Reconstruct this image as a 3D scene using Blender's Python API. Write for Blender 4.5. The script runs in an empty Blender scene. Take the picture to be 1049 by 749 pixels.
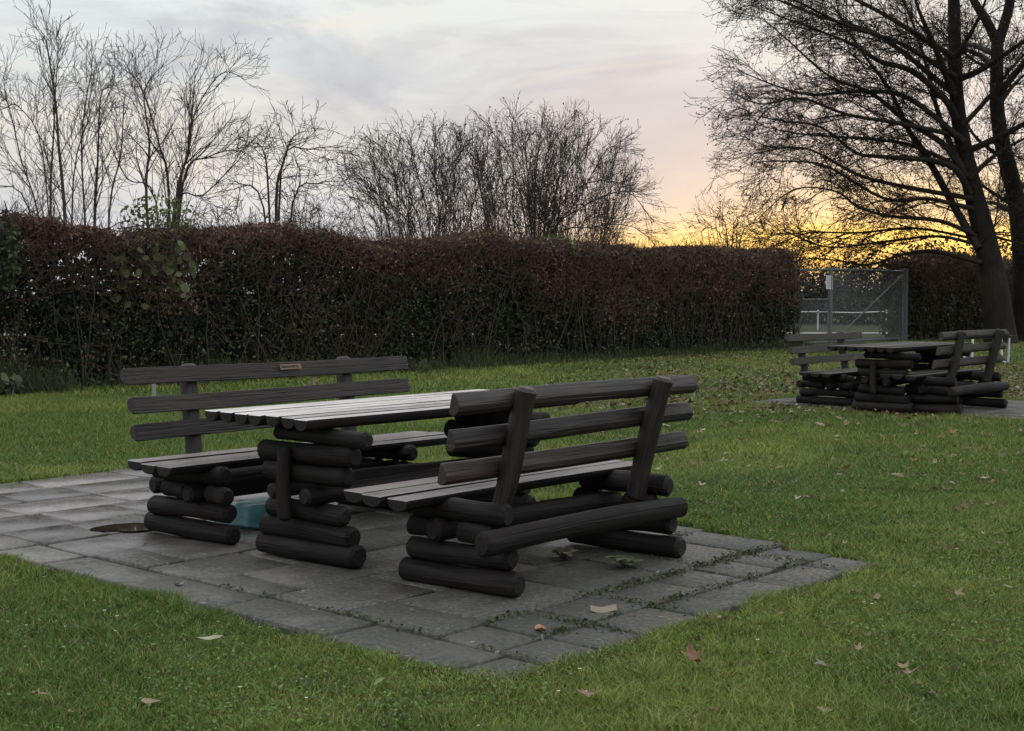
import bpy, math, random
import numpy as np
from mathutils import Vector, Matrix

scene = bpy.context.scene
COL = scene.collection
R = np.random.RandomState(7)
random.seed(11)

# ------------------------------------------------------------------ camera and site frame
EYE = 1.4
FPX, PCX, PCY, HOR = 1400.0, 524.5, 374.5, 300.0
PITCH = math.atan((PCY - HOR) / FPX)
U = np.array([0.66749, 0.74462]); V = np.array([0.74462, -0.66749])   # site axes: along the benches / across
ORG = np.array([-1.4015, 7.2982])
ANG = math.atan2(U[1], U[0])

def ray(px, py):
    a, b = (px - PCX) / FPX, -(py - PCY) / FPX
    c, s = math.cos(PITCH), math.sin(PITCH)
    return np.array([a, c + s * b, -s + c * b])

def onground(px, py, h=0.0):
    d = ray(px, py); t = (h - EYE) / d[2]
    return np.array([d[0] * t, d[1] * t, h])

def at(px, py, Y):
    d = ray(px, py); t = Y / d[1]
    return np.array([d[0] * t, Y, EYE + d[2] * t])

def site(u, v):
    q = ORG + u * U + v * V
    return float(q[0]), float(q[1])

def to_site(x, y):
    dx, dy = x - ORG[0], y - ORG[1]
    return dx * U[0] + dy * U[1], dx * V[0] + dy * V[1]

cam_d = bpy.data.cameras.new('camera')
cam = bpy.data.objects.new('camera', cam_d); COL.objects.link(cam)
cam.location = (0, 0, EYE)
cam.rotation_euler = (math.pi / 2 - PITCH, 0, 0)
cam_d.sensor_fit = 'HORIZONTAL'; cam_d.sensor_width = 36.0
cam_d.lens = 36.0 * FPX / 1049.0
cam_d.clip_start = 0.05; cam_d.clip_end = 5000
scene.camera = cam

# ------------------------------------------------------------------ node helpers
def new_mat(name):
    m = bpy.data.materials.new(name); m.use_nodes = True
    nt = m.node_tree; nt.nodes.clear()
    return m, nt

class N:
    def __init__(self, nt): self.nt = nt
    def add(self, t, **kw):
        n = self.nt.nodes.new(t)
        for k, v in kw.items(): setattr(n, k, v)
        return n
    def put(self, sock, v):
        if v is None: return
        if hasattr(v, 'is_output'): self.nt.links.new(v, sock)
        else: sock.default_value = v
    def m(self, op, a, b=None, c=None, clamp=False):
        n = self.add('ShaderNodeMath', operation=op, use_clamp=clamp)
        self.put(n.inputs[0], a); self.put(n.inputs[1], b)
        if c is not None: self.put(n.inputs[2], c)
        return n.outputs[0]
    def mix(self, f, a, b):
        n = self.add('ShaderNodeMix', data_type='RGBA')
        self.put(n.inputs[0], f)
        self.put(n.inputs[6], a if hasattr(a, 'is_output') else (*a, 1))
        self.put(n.inputs[7], b if hasattr(b, 'is_output') else (*b, 1))
        return n.outputs[2]
    def noise(self, vec, scale, detail=4, rough=.55, dist=0.0, out=0):
        n = self.add('ShaderNodeTexNoise')
        if vec is not None: self.nt.links.new(vec, n.inputs['Vector'])
        n.inputs['Scale'].default_value = scale; n.inputs['Detail'].default_value = detail
        n.inputs['Roughness'].default_value = rough; n.inputs['Distortion'].default_value = dist
        return n.outputs[out]
    def ramp(self, f, stops):
        n = self.add('ShaderNodeValToRGB'); e = n.color_ramp.elements
        while len(e) < len(stops): e.new(.5)
        for i, (p, c) in enumerate(stops):
            e[i].position = p; e[i].color = (*c, 1) if not isinstance(c, float) else (c, c, c, 1)
        self.put(n.inputs[0], f)
        return n.outputs[0]
    def rng(self, v, a, b, c, d):
        n = self.add('ShaderNodeMapRange'); self.put(n.inputs[0], v)
        for i, x in enumerate((a, b, c, d)): n.inputs[i + 1].default_value = x
        return n.outputs[0]
    def attr(self, name, out=1):
        n = self.add('ShaderNodeAttribute', attribute_name=name)
        return n.outputs[out]
    def scale(self, vec, s):
        n = self.add('ShaderNodeVectorMath', operation='MULTIPLY')
        self.nt.links.new(vec, n.inputs[0]); n.inputs[1].default_value = s
        return n.outputs[0]
    def bump(self, h, strength, dist, normal=None):
        n = self.add('ShaderNodeBump'); n.inputs['Strength'].default_value = strength
        n.inputs['Distance'].default_value = dist; self.nt.links.new(h, n.inputs['Height'])
        if normal: self.nt.links.new(normal, n.inputs['Normal'])
        return n.outputs[0]
    def bsdf(self, col, rough, normal=None, spec=.5, metal=0.0):
        p = self.add('ShaderNodeBsdfPrincipled')
        self.put(p.inputs['Base Color'], col if hasattr(col, 'is_output') else (*col, 1))
        self.put(p.inputs['Roughness'], rough)
        p.inputs['Specular IOR Level'].default_value = spec
        p.inputs['Metallic'].default_value = metal
        if normal: self.nt.links.new(normal, p.inputs['Normal'])
        return p.outputs[0]
    def out(self, s):
        o = self.add('ShaderNodeOutputMaterial'); self.nt.links.new(s, o.inputs['Surface'])

def mat_wood(name, c0, c1, tint, r0, r1, bumpy=.5, pale_end=True, spec=.5):
    m, nt = new_mat(name); n = N(nt)
    g = n.attr('grain')
    fine = n.noise(n.scale(g, (3, 26, 26)), 1.0, 6, .65)
    long = n.noise(n.scale(g, (.8, 5, 5)), 1.0, 4, .6)
    crack = n.noise(n.scale(g, (1.4, 55, 55)), 1.0, 3, .7)
    blot = n.noise(g, 3.0, 5, .65)
    c = n.mix(n.rng(fine, .3, .7, 0, 1), c0, c1)
    c = n.mix(n.m('MULTIPLY', n.rng(long, .5, .75, 0, 1), .7), c, tint)
    c = n.mix(n.rng(crack, .62, .70, 0, .85), c, tuple(x * .4 for x in c0))
    c = n.mix(n.rng(blot, .56, .75, 0, .4), c, tuple(q * .9 for q in c1))
    rnd = n.add('ShaderNodeObjectInfo').outputs['Random']
    alg = n.noise(g, 1.7, 4, .6)
    c = n.mix(n.m('MULTIPLY', n.rng(alg, .52, .7, 0, .55), n.rng(rnd, .3, .9, 0, 1)), c, tuple(q * w for q, w in zip(c1, (1.05, 1.3, .95))))
    knot = n.add('ShaderNodeTexVoronoi'); nt.links.new(n.scale(g, (2.3, 9, 9)), knot.inputs['Vector']); knot.inputs['Scale'].default_value = 1.0
    c = n.mix(n.rng(knot.outputs['Distance'], .0, .16, .8, 0), c, tuple(q * .5 for q in c0))
    hs = n.add('ShaderNodeHueSaturation'); nt.links.new(c, hs.inputs['Color']); nt.links.new(n.rng(rnd, 0, 1, .65, 1.45), hs.inputs['Value']); c = hs.outputs[0]
    if pale_end:
        e = n.attr('endcap', 2)
        c = n.mix(n.m('MULTIPLY', e, .75), c, n.mix(n.noise(g, 14, 5, .7), tuple(q * 1.2 for q in c0), tuple(q * 2.2 for q in c1)))
    rough = n.m('ADD', n.rng(fine, .3, .7, r0, r1), n.rng(blot, .4, .7, 0, .12))
    h = n.m('ADD', n.m('MULTIPLY', fine, .6), n.m('MULTIPLY', n.rng(crack, .5, .68, 1, 0), .6))
    n.out(n.bsdf(c, rough, n.bump(h, bumpy, .006), spec))
    return m

M = {}
M['log'] = mat_wood('dark_log_wood', (.0036, .0028, .0026), (.0145, .0115, .0104), (.025, .0158, .0120), .5, .75, 1.0, spec=.25)
M['rail'] = mat_wood('dark_rail_wood', (.007, .005, .0044), (.031, .0222, .0192), (.06, .036, .03), .32, .55, 1.0, spec=.4)
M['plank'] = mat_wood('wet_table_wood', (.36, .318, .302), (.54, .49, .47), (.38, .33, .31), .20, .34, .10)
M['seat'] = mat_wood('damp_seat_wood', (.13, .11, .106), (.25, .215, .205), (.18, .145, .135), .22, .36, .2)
M['far_plank'] = mat_wood('dull_far_wood', (.04, .038, .034), (.095, .09, .08), (.08, .07, .06), .6, .8, .4, spec=.2)
M['far_rail'] = mat_wood('greened_rail_wood', (.022, .021, .016), (.05, .045, .034), (.07, .034, .024), .5, .7, .6, spec=.25)

def mat_paving():
    m, nt = new_mat('wet_concrete_slabs'); n = N(nt)
    tc = n.add('ShaderNodeTexCoord').outputs['Object']
    t = n.attr('tint', 2)
    big = n.noise(tc, 1.6, 5, .6); fine = n.noise(tc, 38, 4, .7); grit = n.noise(tc, 170, 2, .7); mid = n.noise(tc, 7, 5, .65)
    wear = n.attr('wear', 2)
    c = n.mix(n.rng(mid, .3, .7, 0, 1), (.18, .155, .145), (.33, .288, .27))
    c = n.mix(n.rng(t, .25, 1, 0, .9), c, (.085, .078, .077))
    c = n.mix(n.rng(fine, .38, .68, 0, .6), c, (.07, .06, .054))
    c = n.mix(n.rng(grit, .62, .75, 0, .35), c, (.3, .28, .26))
    moss = n.m('MULTIPLY', n.rng(n.m('ADD', big, n.m('MULTIPLY', wear, .34)), .5, .72, 0, 1), n.rng(fine, .3, .6, .35, 1))
    c = n.mix(n.m('MULTIPLY', wear, .55), c, (.06, .057, .054))
    c = n.mix(n.m('MULTIPLY', moss, .85), c, (.03, .033, .019))
    lich = n.noise(tc, 21, 2, .5)
    c = n.mix(n.rng(lich, .70, .73, 0, .55), c, (.33, .33, .29))
    r = n.m('ADD', n.rng(mid, .35, .65, .10, .26), n.m('MULTIPLY', moss, .4))
    r = n.m('ADD', r, n.m('MULTIPLY', wear, .22))
    h = n.m('ADD', n.m('MULTIPLY', fine, .8), n.m('MULTIPLY', grit, .35))
    n.out(n.bsdf(c, r, n.bump(h, .7, .006)))
    return m
M['paving'] = mat_paving()

def mat_simple(name, col, rough, spec=.5, nscale=8, var=.35, bump=.0, metal=0.0):
    m, nt = new_mat(name); n = N(nt)
    tc = n.add('ShaderNodeTexCoord').outputs['Object']
    f = n.noise(tc, nscale, 5, .65)
    c = n.mix(f, tuple(x * (1 - var) for x in col), tuple(min(1, x * (1 + var)) for x in col))
    nm = n.bump(f, bump, .01) if bump else None
    n.out(n.bsdf(c, rough, nm, spec, metal))
    return m

def mat_leafy(name, rough=.55, trans=.25, spec=.3):
    # colour of every blade / leaf comes from its own vertex colour (species and age differ)
    m, nt = new_mat(name); n = N(nt)
    c = n.attr('tone', 0)
    p = n.bsdf(c, rough, None, spec)
    t = n.add('ShaderNodeBsdfTranslucent'); nt.links.new(c, t.inputs[0])
    mx = n.add('ShaderNodeMixShader'); mx.inputs[0].default_value = trans
    nt.links.new(p, mx.inputs[1]); nt.links.new(t.outputs[0], mx.inputs[2])
    n.out(mx.outputs[0])
    return m
M['grass'] = mat_leafy('grass_blades', .55, .3, .25)
M['leaf'] = mat_leafy('hedge_leaves', .55, .2, .25)
M['dry'] = mat_leafy('dry_leaves', .5, .12, .4)

def mat_bark(name, a, b):
    m, nt = new_mat(name); n = N(nt)
    tc = n.add('ShaderNodeTexCoord').outputs['Object']
    f = n.noise(n.scale(tc, (6, 6, 1.4)), 1.5, 6, .7); g = n.noise(tc, 1.2, 4, .6)
    c = n.mix(n.rng(f, .3, .7, 0, 1), a, b)
    c = n.mix(n.rng(g, .5, .7, 0, .5), c, (.04, .045, .025))
    n.out(n.bsdf(c, .85, n.bump(f, .7, .03), .2))
    return m
M['bark'] = mat_bark('grey_brown_bark', (.010, .008, .0065), (.028, .0225, .018))
M['twig'] = mat_bark('brown_twigs', (.02, .0145, .011), (.04, .029, .022))
M['pale_twig'] = mat_bark('grey_brown_twigs', (.045, .036, .031), (.085, .068, .058))
M['stem'] = mat_bark('grey_hedge_stems', (.03, .024, .019), (.075, .06, .047))
M['steel'] = mat_simple('galvanised_steel', (.14, .145, .15), .55, .4, 20, .2, 0, .3)
M['wire'] = mat_simple('galvanised_wire', (.2, .205, .205), .6, .5, 20, .2)
M['white'] = mat_simple('white_paint', (.72, .73, .72), .5, .5, 10, .12)
M['ink'] = mat_simple('faded_ink', (.22, .22, .23), .7, .3, 10, .1)
M['tub'] = mat_simple('turquoise_plastic', (.11, .33, .31), .3, .5, 6, .2)
M['bag'] = mat_simple('pale_blue_plastic', (.5, .58, .68), .4, .5, 10, .2)
M['brass'] = mat_simple('weathered_plate', (.2, .13, .085), .5, .5, 30, .3)
M['etch'] = mat_simple('dark_engraving', (.03, .025, .02), .7, .3)
M['stake'] = mat_simple('grey_stake', (.24, .26, .25), .6, .4, 20, .2)
M['redcap'] = mat_simple('faded_red_cap', (.42, .14, .09), .6, .4, 20, .2)
M['tan'] = mat_simple('weathered_pale_wood', (.24, .195, .14), .75, .3, 20, .2)
M['dirt'] = mat_simple('joint_dirt', (.018, .017, .013), .9, .2, 60, .4, .4)

def mat_ground():
    m, nt = new_mat('lawn_soil'); n = N(nt)
    tc = n.add('ShaderNodeTexCoord').outputs['Object']
    a = n.noise(tc, .35, 5, .6); b = n.noise(tc, 9, 6, .7); d = n.noise(tc, 60, 3, .7)
    c = n.mix(n.rng(b, .3, .7, 0, 1), (.035, .045, .014), (.07, .078, .026))
    c = n.mix(n.rng(a, .4, .65, 0, .6), c, (.10, .105, .036))
    c = n.mix(n.rng(d, .5, .7, 0, .6), c, (.02, .024, .01))
    n.out(n.bsdf(c, .9, n.bump(n.m('ADD', b, d), .8, .05), .15))
    return m
M['ground'] = mat_ground()

def mat_water():
    m, nt = new_mat('puddle_water'); n = N(nt)
    n.out(n.bsdf((.03, .022, .016), .03, None, .5))
    return m
M['water'] = mat_water()
M['road'] = mat_simple('pale_gravel_track', (.34, .33, .31), .85, .2, 4, .2, .2)

# ------------------------------------------------------------------ mesh helpers
class MB:
    """collects vertices and faces for ONE mesh object"""
    def __init__(self): self.v = []; self.f = []; self.g = []; self.e = []; self.worn = []
    def log(self, p0, p1, r, sides=14, seg=10, sag=0.0, seed=None, taper=.03, chamfer=.016, wob=.0032):
        rs = random.Random(seed if seed is not None else random.random())
        p0, p1 = Vector(p0), Vector(p1); ax = (p1 - p0); L = ax.length; ax.normalize()
        up = Vector((0, 0, 1)) if abs(ax.z) < .8 else Vector((1, 0, 0))
        s = ax.cross(up).normalized(); t = s.cross(ax).normalized()
        ox, oy = rs.uniform(0, 50), rs.uniform(0, 50)
        ph = [rs.uniform(0, 6.28) for _ in range(6)]
        stations = [(0, -chamfer)] + [(chamfer / L + (1 - 2 * chamfer / L) * i / seg, 0) for i in range(seg + 1)] + [(1, -chamfer)]
        rings = []
        for (q, dr) in stations:
            c = p0 + ax * (L * q) + t * (sag * 4 * q * (1 - q)) + s * (wob * 1.6 * math.sin(ph[0] + 5 * q)) + t * (wob * 1.6 * math.sin(ph[1] + 4 * q))
            rr = r * (1 + taper * (q - .5)) + wob * .6 * math.sin(ph[2] + 9 * q)
            ring = []
            for k in range(sides):
                a = 2 * math.pi * k / sides
                rad = rr * (1 + .03 * math.sin(2 * a + ph[3]) + .022 * math.sin(3 * a + ph[4] + 3 * q) + .012 * math.sin(5 * a + ph[5] + 11 * q)) + dr
                ring.append(len(self.v)); self.v.append(tuple(c + s * (rad * math.cos(a)) + t * (rad * math.sin(a))))
                self.g.append((q * L + ox, math.cos(a) * r + oy, math.sin(a) * r + ox)); self.e.append(0.0)
            rings.append(ring)
        for a, b in zip(rings, rings[1:]):
            for k in range(sides):
                self.f.append((a[k], a[(k + 1) % sides], b[(k + 1) % sides], b[k]))
        for ring, flip, q in ((rings[0], True, 0), (rings[-1], False, 1)):
            dup = []
            for k, i in enumerate(ring):
                dup.append(len(self.v)); self.v.append(self.v[i]); self.g.append((self.g[i][0] * .1 + q, self.g[i][1], self.g[i][2])); self.e.append(1.0)
            self.f.append(tuple(dup) if flip else tuple(reversed(dup)))
    def prism(self, prof, p0, p1, upv, seg=6, sag=0.0, seed=0, wob=.002, bev=.006):
        """closed profile [(side, up)] swept from p0 to p1"""
        rs = random.Random(seed)
        p0, p1 = Vector(p0), Vector(p1); ax = p1 - p0; L = ax.length; ax.normalize()
        up = Vector(upv); s = ax.cross(up).normalized(); up = s.cross(ax).normalized()
        ox, oy = rs.uniform(0, 50), rs.uniform(0, 50)
        ph = [rs.uniform(0, 6.28) for _ in range(4)]
        cx = sum(p[0] for p in prof) / len(prof); cy = sum(p[1] for p in prof) / len(prof)
        st = [(0, .9)] + [(bev / L + (1 - 2 * bev / L) * i / seg, 1) for i in range(seg + 1)] + [(1, .9)]
        rings = []
        for q, sc in st:
            c = p0 + ax * (L * q) + up * (sag * 4 * q * (1 - q) + wob * math.sin(ph[0] + 5 * q)) + s * (wob * math.sin(ph[1] + 4 * q))
            ring = []
            for (x, y) in prof:
                xx, yy = cx + (x - cx) * sc, cy + (y - cy) * sc
                ring.append(len(self.v)); self.v.append(tuple(c + s * xx + up * yy))
                self.g.append((q * L + ox, x + oy, y + ox)); self.e.append(0.0)
            rings.append(ring)
        n = len(prof)
        for a, b in zip(rings, rings[1:]):
            for k in range(n):
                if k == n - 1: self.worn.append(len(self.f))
                self.f.append((a[k], b[k], b[(k + 1) % n], a[(k + 1) % n]))
        for ring, flip, q in ((rings[0], False, 0), (rings[-1], True, 1)):
            dup = []
            for i in ring:
                dup.append(len(self.v)); self.v.append(self.v[i]); self.g.append((self.g[i][0] * .1 + q, self.g[i][1], self.g[i][2])); self.e.append(1.0)
            self.f.append(tuple(dup) if flip else tuple(reversed(dup)))
    def box(self, c, size, ax=None):
        b = len(self.v); c = Vector(c)
        X, Y, Z = ax if ax else (Vector((1, 0, 0)), Vector((0, 1, 0)), Vector((0, 0, 1)))
        for dz in (-.5, .5):
            for dx, dy in ((-.5, -.5), (.5, -.5), (.5, .5), (-.5, .5)):
                self.v.append(tuple(c + X * (dx * size[0]) + Y * (dy * size[1]) + Z * (dz * size[2])))
                self.g.append((dx, dy, dz)); self.e.append(0.0)
        for q in ((0, 3, 2, 1), (4, 5, 6, 7), (0, 1, 5, 4), (1, 2, 6, 5), (2, 3, 7, 6), (3, 0, 4, 7)):
            self.f.append(tuple(b + i for i in q))
    def path(self, pts, r, sides=8):
        pts = [Vector(p) for p in pts]
        prev = None; rings = []
        for i, p in enumerate(pts):
            d = (pts[min(i + 1, len(pts) - 1)] - pts[max(i - 1, 0)]).normalized()
            if prev is None:
                s = d.cross(Vector((.3, .2, 1))).normalized()
            else:
                s = (prev - d * prev.dot(d)).normalized()
            prev = s; t = d.cross(s)
            ring = []
            for k in range(sides):
                a = 2 * math.pi * k / sides
                ring.append(len(self.v)); self.v.append(tuple(p + s * (r * math.cos(a)) + t * (r * math.sin(a))))
                self.g.append((0, 0, 0)); self.e.append(0)
            rings.append(ring)
        for a, b in zip(rings, rings[1:]):
            for k in range(sides): self.f.append((a[k], a[(k + 1) % sides], b[(k + 1) % sides], b[k]))
        self.f.append(tuple(reversed(rings[0]))); self.f.append(tuple(rings[-1]))
    def build(self, name, mat, parent=None, smooth=True, worn=None, edge=42):
        me = bpy.data.meshes.new(name); me.from_pydata(self.v, [], self.f); me.update()
        me.materials.append(mat)
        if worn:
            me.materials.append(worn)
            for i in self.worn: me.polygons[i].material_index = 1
        a = me.attributes.new('grain', 'FLOAT_VECTOR', 'POINT'); a.data.foreach_set('vector', np.array(self.g, 'f').ravel())
        e = me.attributes.new('endcap', 'FLOAT', 'POINT'); e.data.foreach_set('value', np.array(self.e, 'f'))
        o = bpy.data.objects.new(name, me); COL.objects.link(o)
        if parent: o.parent = parent
        if smooth:
            me.polygons.foreach_set('use_smooth', [len(p.vertices) < 7 for p in me.polygons])
            try: me.set_sharp_from_angle(angle=math.radians(edge))
            except Exception: pass
        return o

def np_mesh(name, verts, tris=None, quads=None, mat=None, tone=None, parent=None, smooth=False, extra=None):
    me = bpy.data.meshes.new(name)
    verts = np.asarray(verts, 'f'); me.vertices.add(len(verts)); me.vertices.foreach_set('co', verts.ravel())
    loops = []; starts = []; tot = 0
    nt_ = 0 if tris is None else len(tris); nq = 0 if quads is None else len(quads)
    idx = np.concatenate([np.asarray(x, 'i4').ravel() for x in (tris, quads) if x is not None and len(x)])
    st = np.concatenate([np.arange(nt_) * 3, nt_ * 3 + np.arange(nq) * 4]).astype('i4')
    me.loops.add(len(idx)); me.loops.foreach_set('vertex_index', idx)
    me.polygons.add(len(st)); me.polygons.foreach_set('loop_start', st)
    if smooth: me.polygons.foreach_set('use_smooth', np.ones(len(st), bool))
    me.update(calc_edges=True)
    if tone is not None:
        a = me.color_attributes.new('tone', 'FLOAT_COLOR', 'POINT')
        c = np.ones((len(verts), 4), 'f'); c[:, :3] = tone; a.data.foreach_set('color', c.ravel())
    for k, val in (extra or {}).items():
        a = me.attributes.new(k, 'FLOAT', 'POINT'); a.data.foreach_set('value', np.asarray(val, 'f'))
    if mat: me.materials.append(mat)
    o = bpy.data.objects.new(name, me); COL.objects.link(o)
    if parent: o.parent = parent
    return o

def tag(o, label=None, cat=None, group=None, kind=None):
    if label: o['label'] = label
    if cat: o['category'] = cat
    if group: o['group'] = group
    if kind: o['kind'] = kind
    return o

def empty(name, loc, rz=0.0):
    o = bpy.data.objects.new(name, None); COL.objects.link(o)
    o.location = loc; o.rotation_euler = (0, 0, rz); o.empty_display_size = .2
    return o

def copy_tree(o, parent=None):
    c = o.copy(); COL.objects.link(c); c.parent = parent
    for ch in list(o.children): copy_tree(ch, c)
    return c

def vnoise(x, y, s, seed=0):
    """smooth value noise in numpy, 0..1"""
    x = np.asarray(x) / s; y = np.asarray(y) / s
    xi = np.floor(x).astype(np.int64); yi = np.floor(y).astype(np.int64); fx = x - xi; fy = y - yi
    fx = fx * fx * (3 - 2 * fx); fy = fy * fy * (3 - 2 * fy)
    def h(a, b):
        n = (a * 374761393 + b * 668265263 + seed * 974711) & 0x7fffffff
        n = ((n ^ (n >> 13)) * 1274126177) & 0x7fffffff
        return ((n ^ (n >> 16)) & 0xffff) / 65535.0
    return (h(xi, yi) * (1 - fx) + h(xi + 1, yi) * fx) * (1 - fy) + (h(xi, yi + 1) * (1 - fx) + h(xi + 1, yi + 1) * fx) * fy

def fbm(x, y, s, seed=0):
    return .55 * vnoise(x, y, s, seed) + .3 * vnoise(x, y, s / 2.3, seed + 1) + .15 * vnoise(x, y, s / 5.1, seed + 2)

# ------------------------------------------------------------------ furniture
def half_round(w, d, n=9):
    """flat on top (up = 0), round below"""
    pts = [(-w / 2, 0), (-w / 2 - .002, -.012)]
    for i in range(1, n):
        a = math.pi * i / n
        pts.append((-w / 2 * math.cos(a), -.012 - (d - .012) * math.sin(a) ** .8))
    pts += [(w / 2 + .002, -.012), (w / 2, 0)]
    return pts

RAIL = [(-.047, 0), (-.051, -.020), (-.044, -.045), (-.020, -.062), (.004, -.061), (.036, -.038), (.051, -.016), (.047, 0)]
def make_bench(name, u_sup, v_logs, v_seat, u_seat, v_post, u_post, u_rail, s, rail_mat, seed, sag=.0, rear=(.2, .08)):
    """s=+1: backrest on the +v side. coordinates are site (u, v, h); local = about the bench centre"""
    u0 = sum(u_sup) / 2; v0 = sum(v_logs) / 2
    x, y = site(u0, v0)
    root = empty(name, (x, y, 0), ANG)
    def l(u, v, h): return (u - u0, -(v - v0), h)
    rs = random.Random(seed)
    va, vb = v_logs if s > 0 else v_logs[::-1]      # va = sitter side, vb = back
    k = 0
    for us in u_sup:
        sk = .03
        for (a, b, h, r) in ((0, 1, .057, .058), (.05, .93, .168, .055), (.12, .89, .374, .055)):
            k += 1; m = MB()
            vv0 = va + (vb - va) * a; vv1 = va + (vb - va) * b
            m.log(l(us - sk * s + rs.uniform(-.015, .015), vv0, h), l(us + sk * s + rs.uniform(-.01, .01), vv1, h), r * rs.uniform(.97, 1.03), seed=seed * 31 + k)
            m.build('cross_log', M['log'], root)
        for (a, b) in ((.02, .25), (.50, .80)):      # filler blocks between the long beams
            k += 1; m = MB()
            m.log(l(us, va + (vb - va) * a, .274), l(us, va + (vb - va) * b, .27), .052, seed=seed * 31 + k, seg=3)
            m.build('spacer_log', M['log'], root)
    for (f, e0, e1) in ((.37, .10, .06), (.96, *rear)):
        k += 1; m = MB(); vv = va + (vb - va) * f
        m.log(l(u_sup[0] - e0, vv, .272), l(u_sup[1] + e1, vv, .268), .055, seed=seed * 31 + k, seg=14, sag=sag, wob=.004)
        m.build('long_beam', M['log'], root)
    n = 3; w = abs(v_seat[1] - v_seat[0]) / n
    for i in range(n):
        k += 1; m = MB(); vv = min(v_seat) + w * (i + .5)
        m.prism(half_round(w - .018, .055), l(u_seat[0] + rs.uniform(-.03, .03), vv, .447 + rs.uniform(-.003, .003)), l(u_seat[1] + rs.uniform(-.03, .03), vv, .447), (0, 0, 1), seed=seed * 31 + k)
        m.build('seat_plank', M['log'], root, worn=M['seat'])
    lean = .15 * s
    for up in u_post:
        k += 1; m = MB()
        m.log(l(up - .02, v_post, .31), l(up + .035, v_post + lean, .96), .053, seed=seed * 31 + k, seg=8)
        m.build('back_post', rail_mat, root)
    upv = Vector((0, s, .23 * 1.0)).normalized()      # flat face looks to the sitter, tilted with the posts
    for i, h in enumerate((.59, .748, .91)):
        k += 1; m = MB()
        pv = v_post + lean * (h - .31) / .65
        vv = pv - s * .052
        d = rs.uniform(-.02, .02)
        m.prism(RAIL, l(u_rail[0] + d + (-.01 if i == 2 else 0.01), vv - s * .045, h - .004), l(u_rail[1] + rs.uniform(-.02, .02), vv - s * .045, h), upv, seed=seed * 31 + k, seg=14, sag=0, wob=.005)
        o = m.build('back_rail', rail_mat, root, edge=24)
    root['_'] = 0; del root['_']
    return root, l

def make_table(name):
    u0, v0 = .78, .4
    x, y = site(u0, v0)
    root = empty(name, (x, y, 0), ANG)
    def l(u, v, h): return (u - u0, -(v - v0), h)
    k = 0; rs = random.Random(5)
    for us, fx in ((.07, -1), (1.46, 1)):
        for (a, b, h, r) in ((.02, .76, .058, .059), (.05, .72, .158, .056), (.10, .66, .258, .053), (.09, .69, .462, .054), (.06, .75, .567, .056), (.16, .84, .662, .046)):
            k += 1; m = MB()
            m.log(l(us - .025 + rs.uniform(-.01, .01), a, h), l(us + .025 + rs.uniform(-.012, .012), b, h + rs.uniform(-.004, .004)), r * rs.uniform(.97, 1.03), seed=900 + k)
            m.build('cross_log', M['log'], root)
        m = MB(); m.log(l(us + fx * .095, .31, .215), l(us + fx * .09, .31, .60), .038, seed=950 + us, seg=4)
        m.build('brace_post', M['log'], root)
    for vv in (.21, .48):
        k += 1; m = MB(); m.log(l(-.03, vv, .358), l(1.62, vv, .358), .047, seed=900 + k, seg=14, wob=.006)
        m.build('long_beam', M['log'], root)
    n = 7; va, vb = -.25, .63; w = (vb - va) / n
    for i in range(n):
        k += 1; m = MB(); vv = va + w * (i + .5)
        m.prism(half_round(w - .017, .058), l(-.11 + rs.uniform(-.012, .012), vv, .765 + rs.uniform(-.002, .002)), l(2.06 + rs.uniform(-.015, .015), vv, .765), (0, 0, 1), seed=900 + k, seg=10, wob=.0012)
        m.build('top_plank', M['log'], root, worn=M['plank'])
    return root

near_bench, _ = make_bench('log_bench', (.12, 1.40), (1.10, 1.80), (.92, 1.40), (-.16, 1.69), 1.60, (.225, 1.30), (-.16, 1.73), 1, M['rail'], 3, sag=.005)
tag(near_bench, 'nearest log bench, seen from behind, round posts and pale wet seat', 'bench', 'log benches of the picnic sets')
left_bench, lf = make_bench('log_bench', (.05, 1.52), (-1.01, -.25), (-.88, -.40), (-.20, 2.08), -1.06, (.41, 1.67), (-.06, 2.2), -1, M['rail'], 8, rear=(.02, .08))
tag(left_bench, 'dark log bench facing the viewer with a small plate on its top rail', 'bench', 'log benches of the picnic sets')
# small plate on the top rail
top = [o for o in left_bench.children if o.name.startswith('back_rail')][-1]
def plate():
    up = Vector((0, -1, .23)).normalized(); up = Vector((0, -1, .23)).normalized()
    x, y, z = lf(1.16, -1.06 - .15 * (.6 / .65) + .052 + .045, .918)
    ax = Vector((1, 0, 0)); nrm = Vector((0, -1, .23)).normalized(); vv = nrm.cross(ax).normalized()
    c = Vector((x, y, z)) + nrm * .006
    m = MB(); m.box(c, (.17, .034, .008), (ax, vv, nrm)); p = m.build('name_plate', M['brass'], top, False)
    m = MB(); r = random.Random(2); xx = -.074
    while xx < .07:
        wdt = r.uniform(.004, .009)
        m.box(c + ax * xx + vv * r.uniform(-.002, .002) + nrm * .005, (wdt, r.uniform(.009, .016), .002), (ax, vv, nrm)); xx += wdt + r.uniform(.003, .007)
    m.build('engraving', M['etch'], p, False)
plate()
table = make_table('log_table')
tag(table, 'near picnic table of wet half logs on stacked logs, between two benches', 'table', 'log picnic tables')

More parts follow.
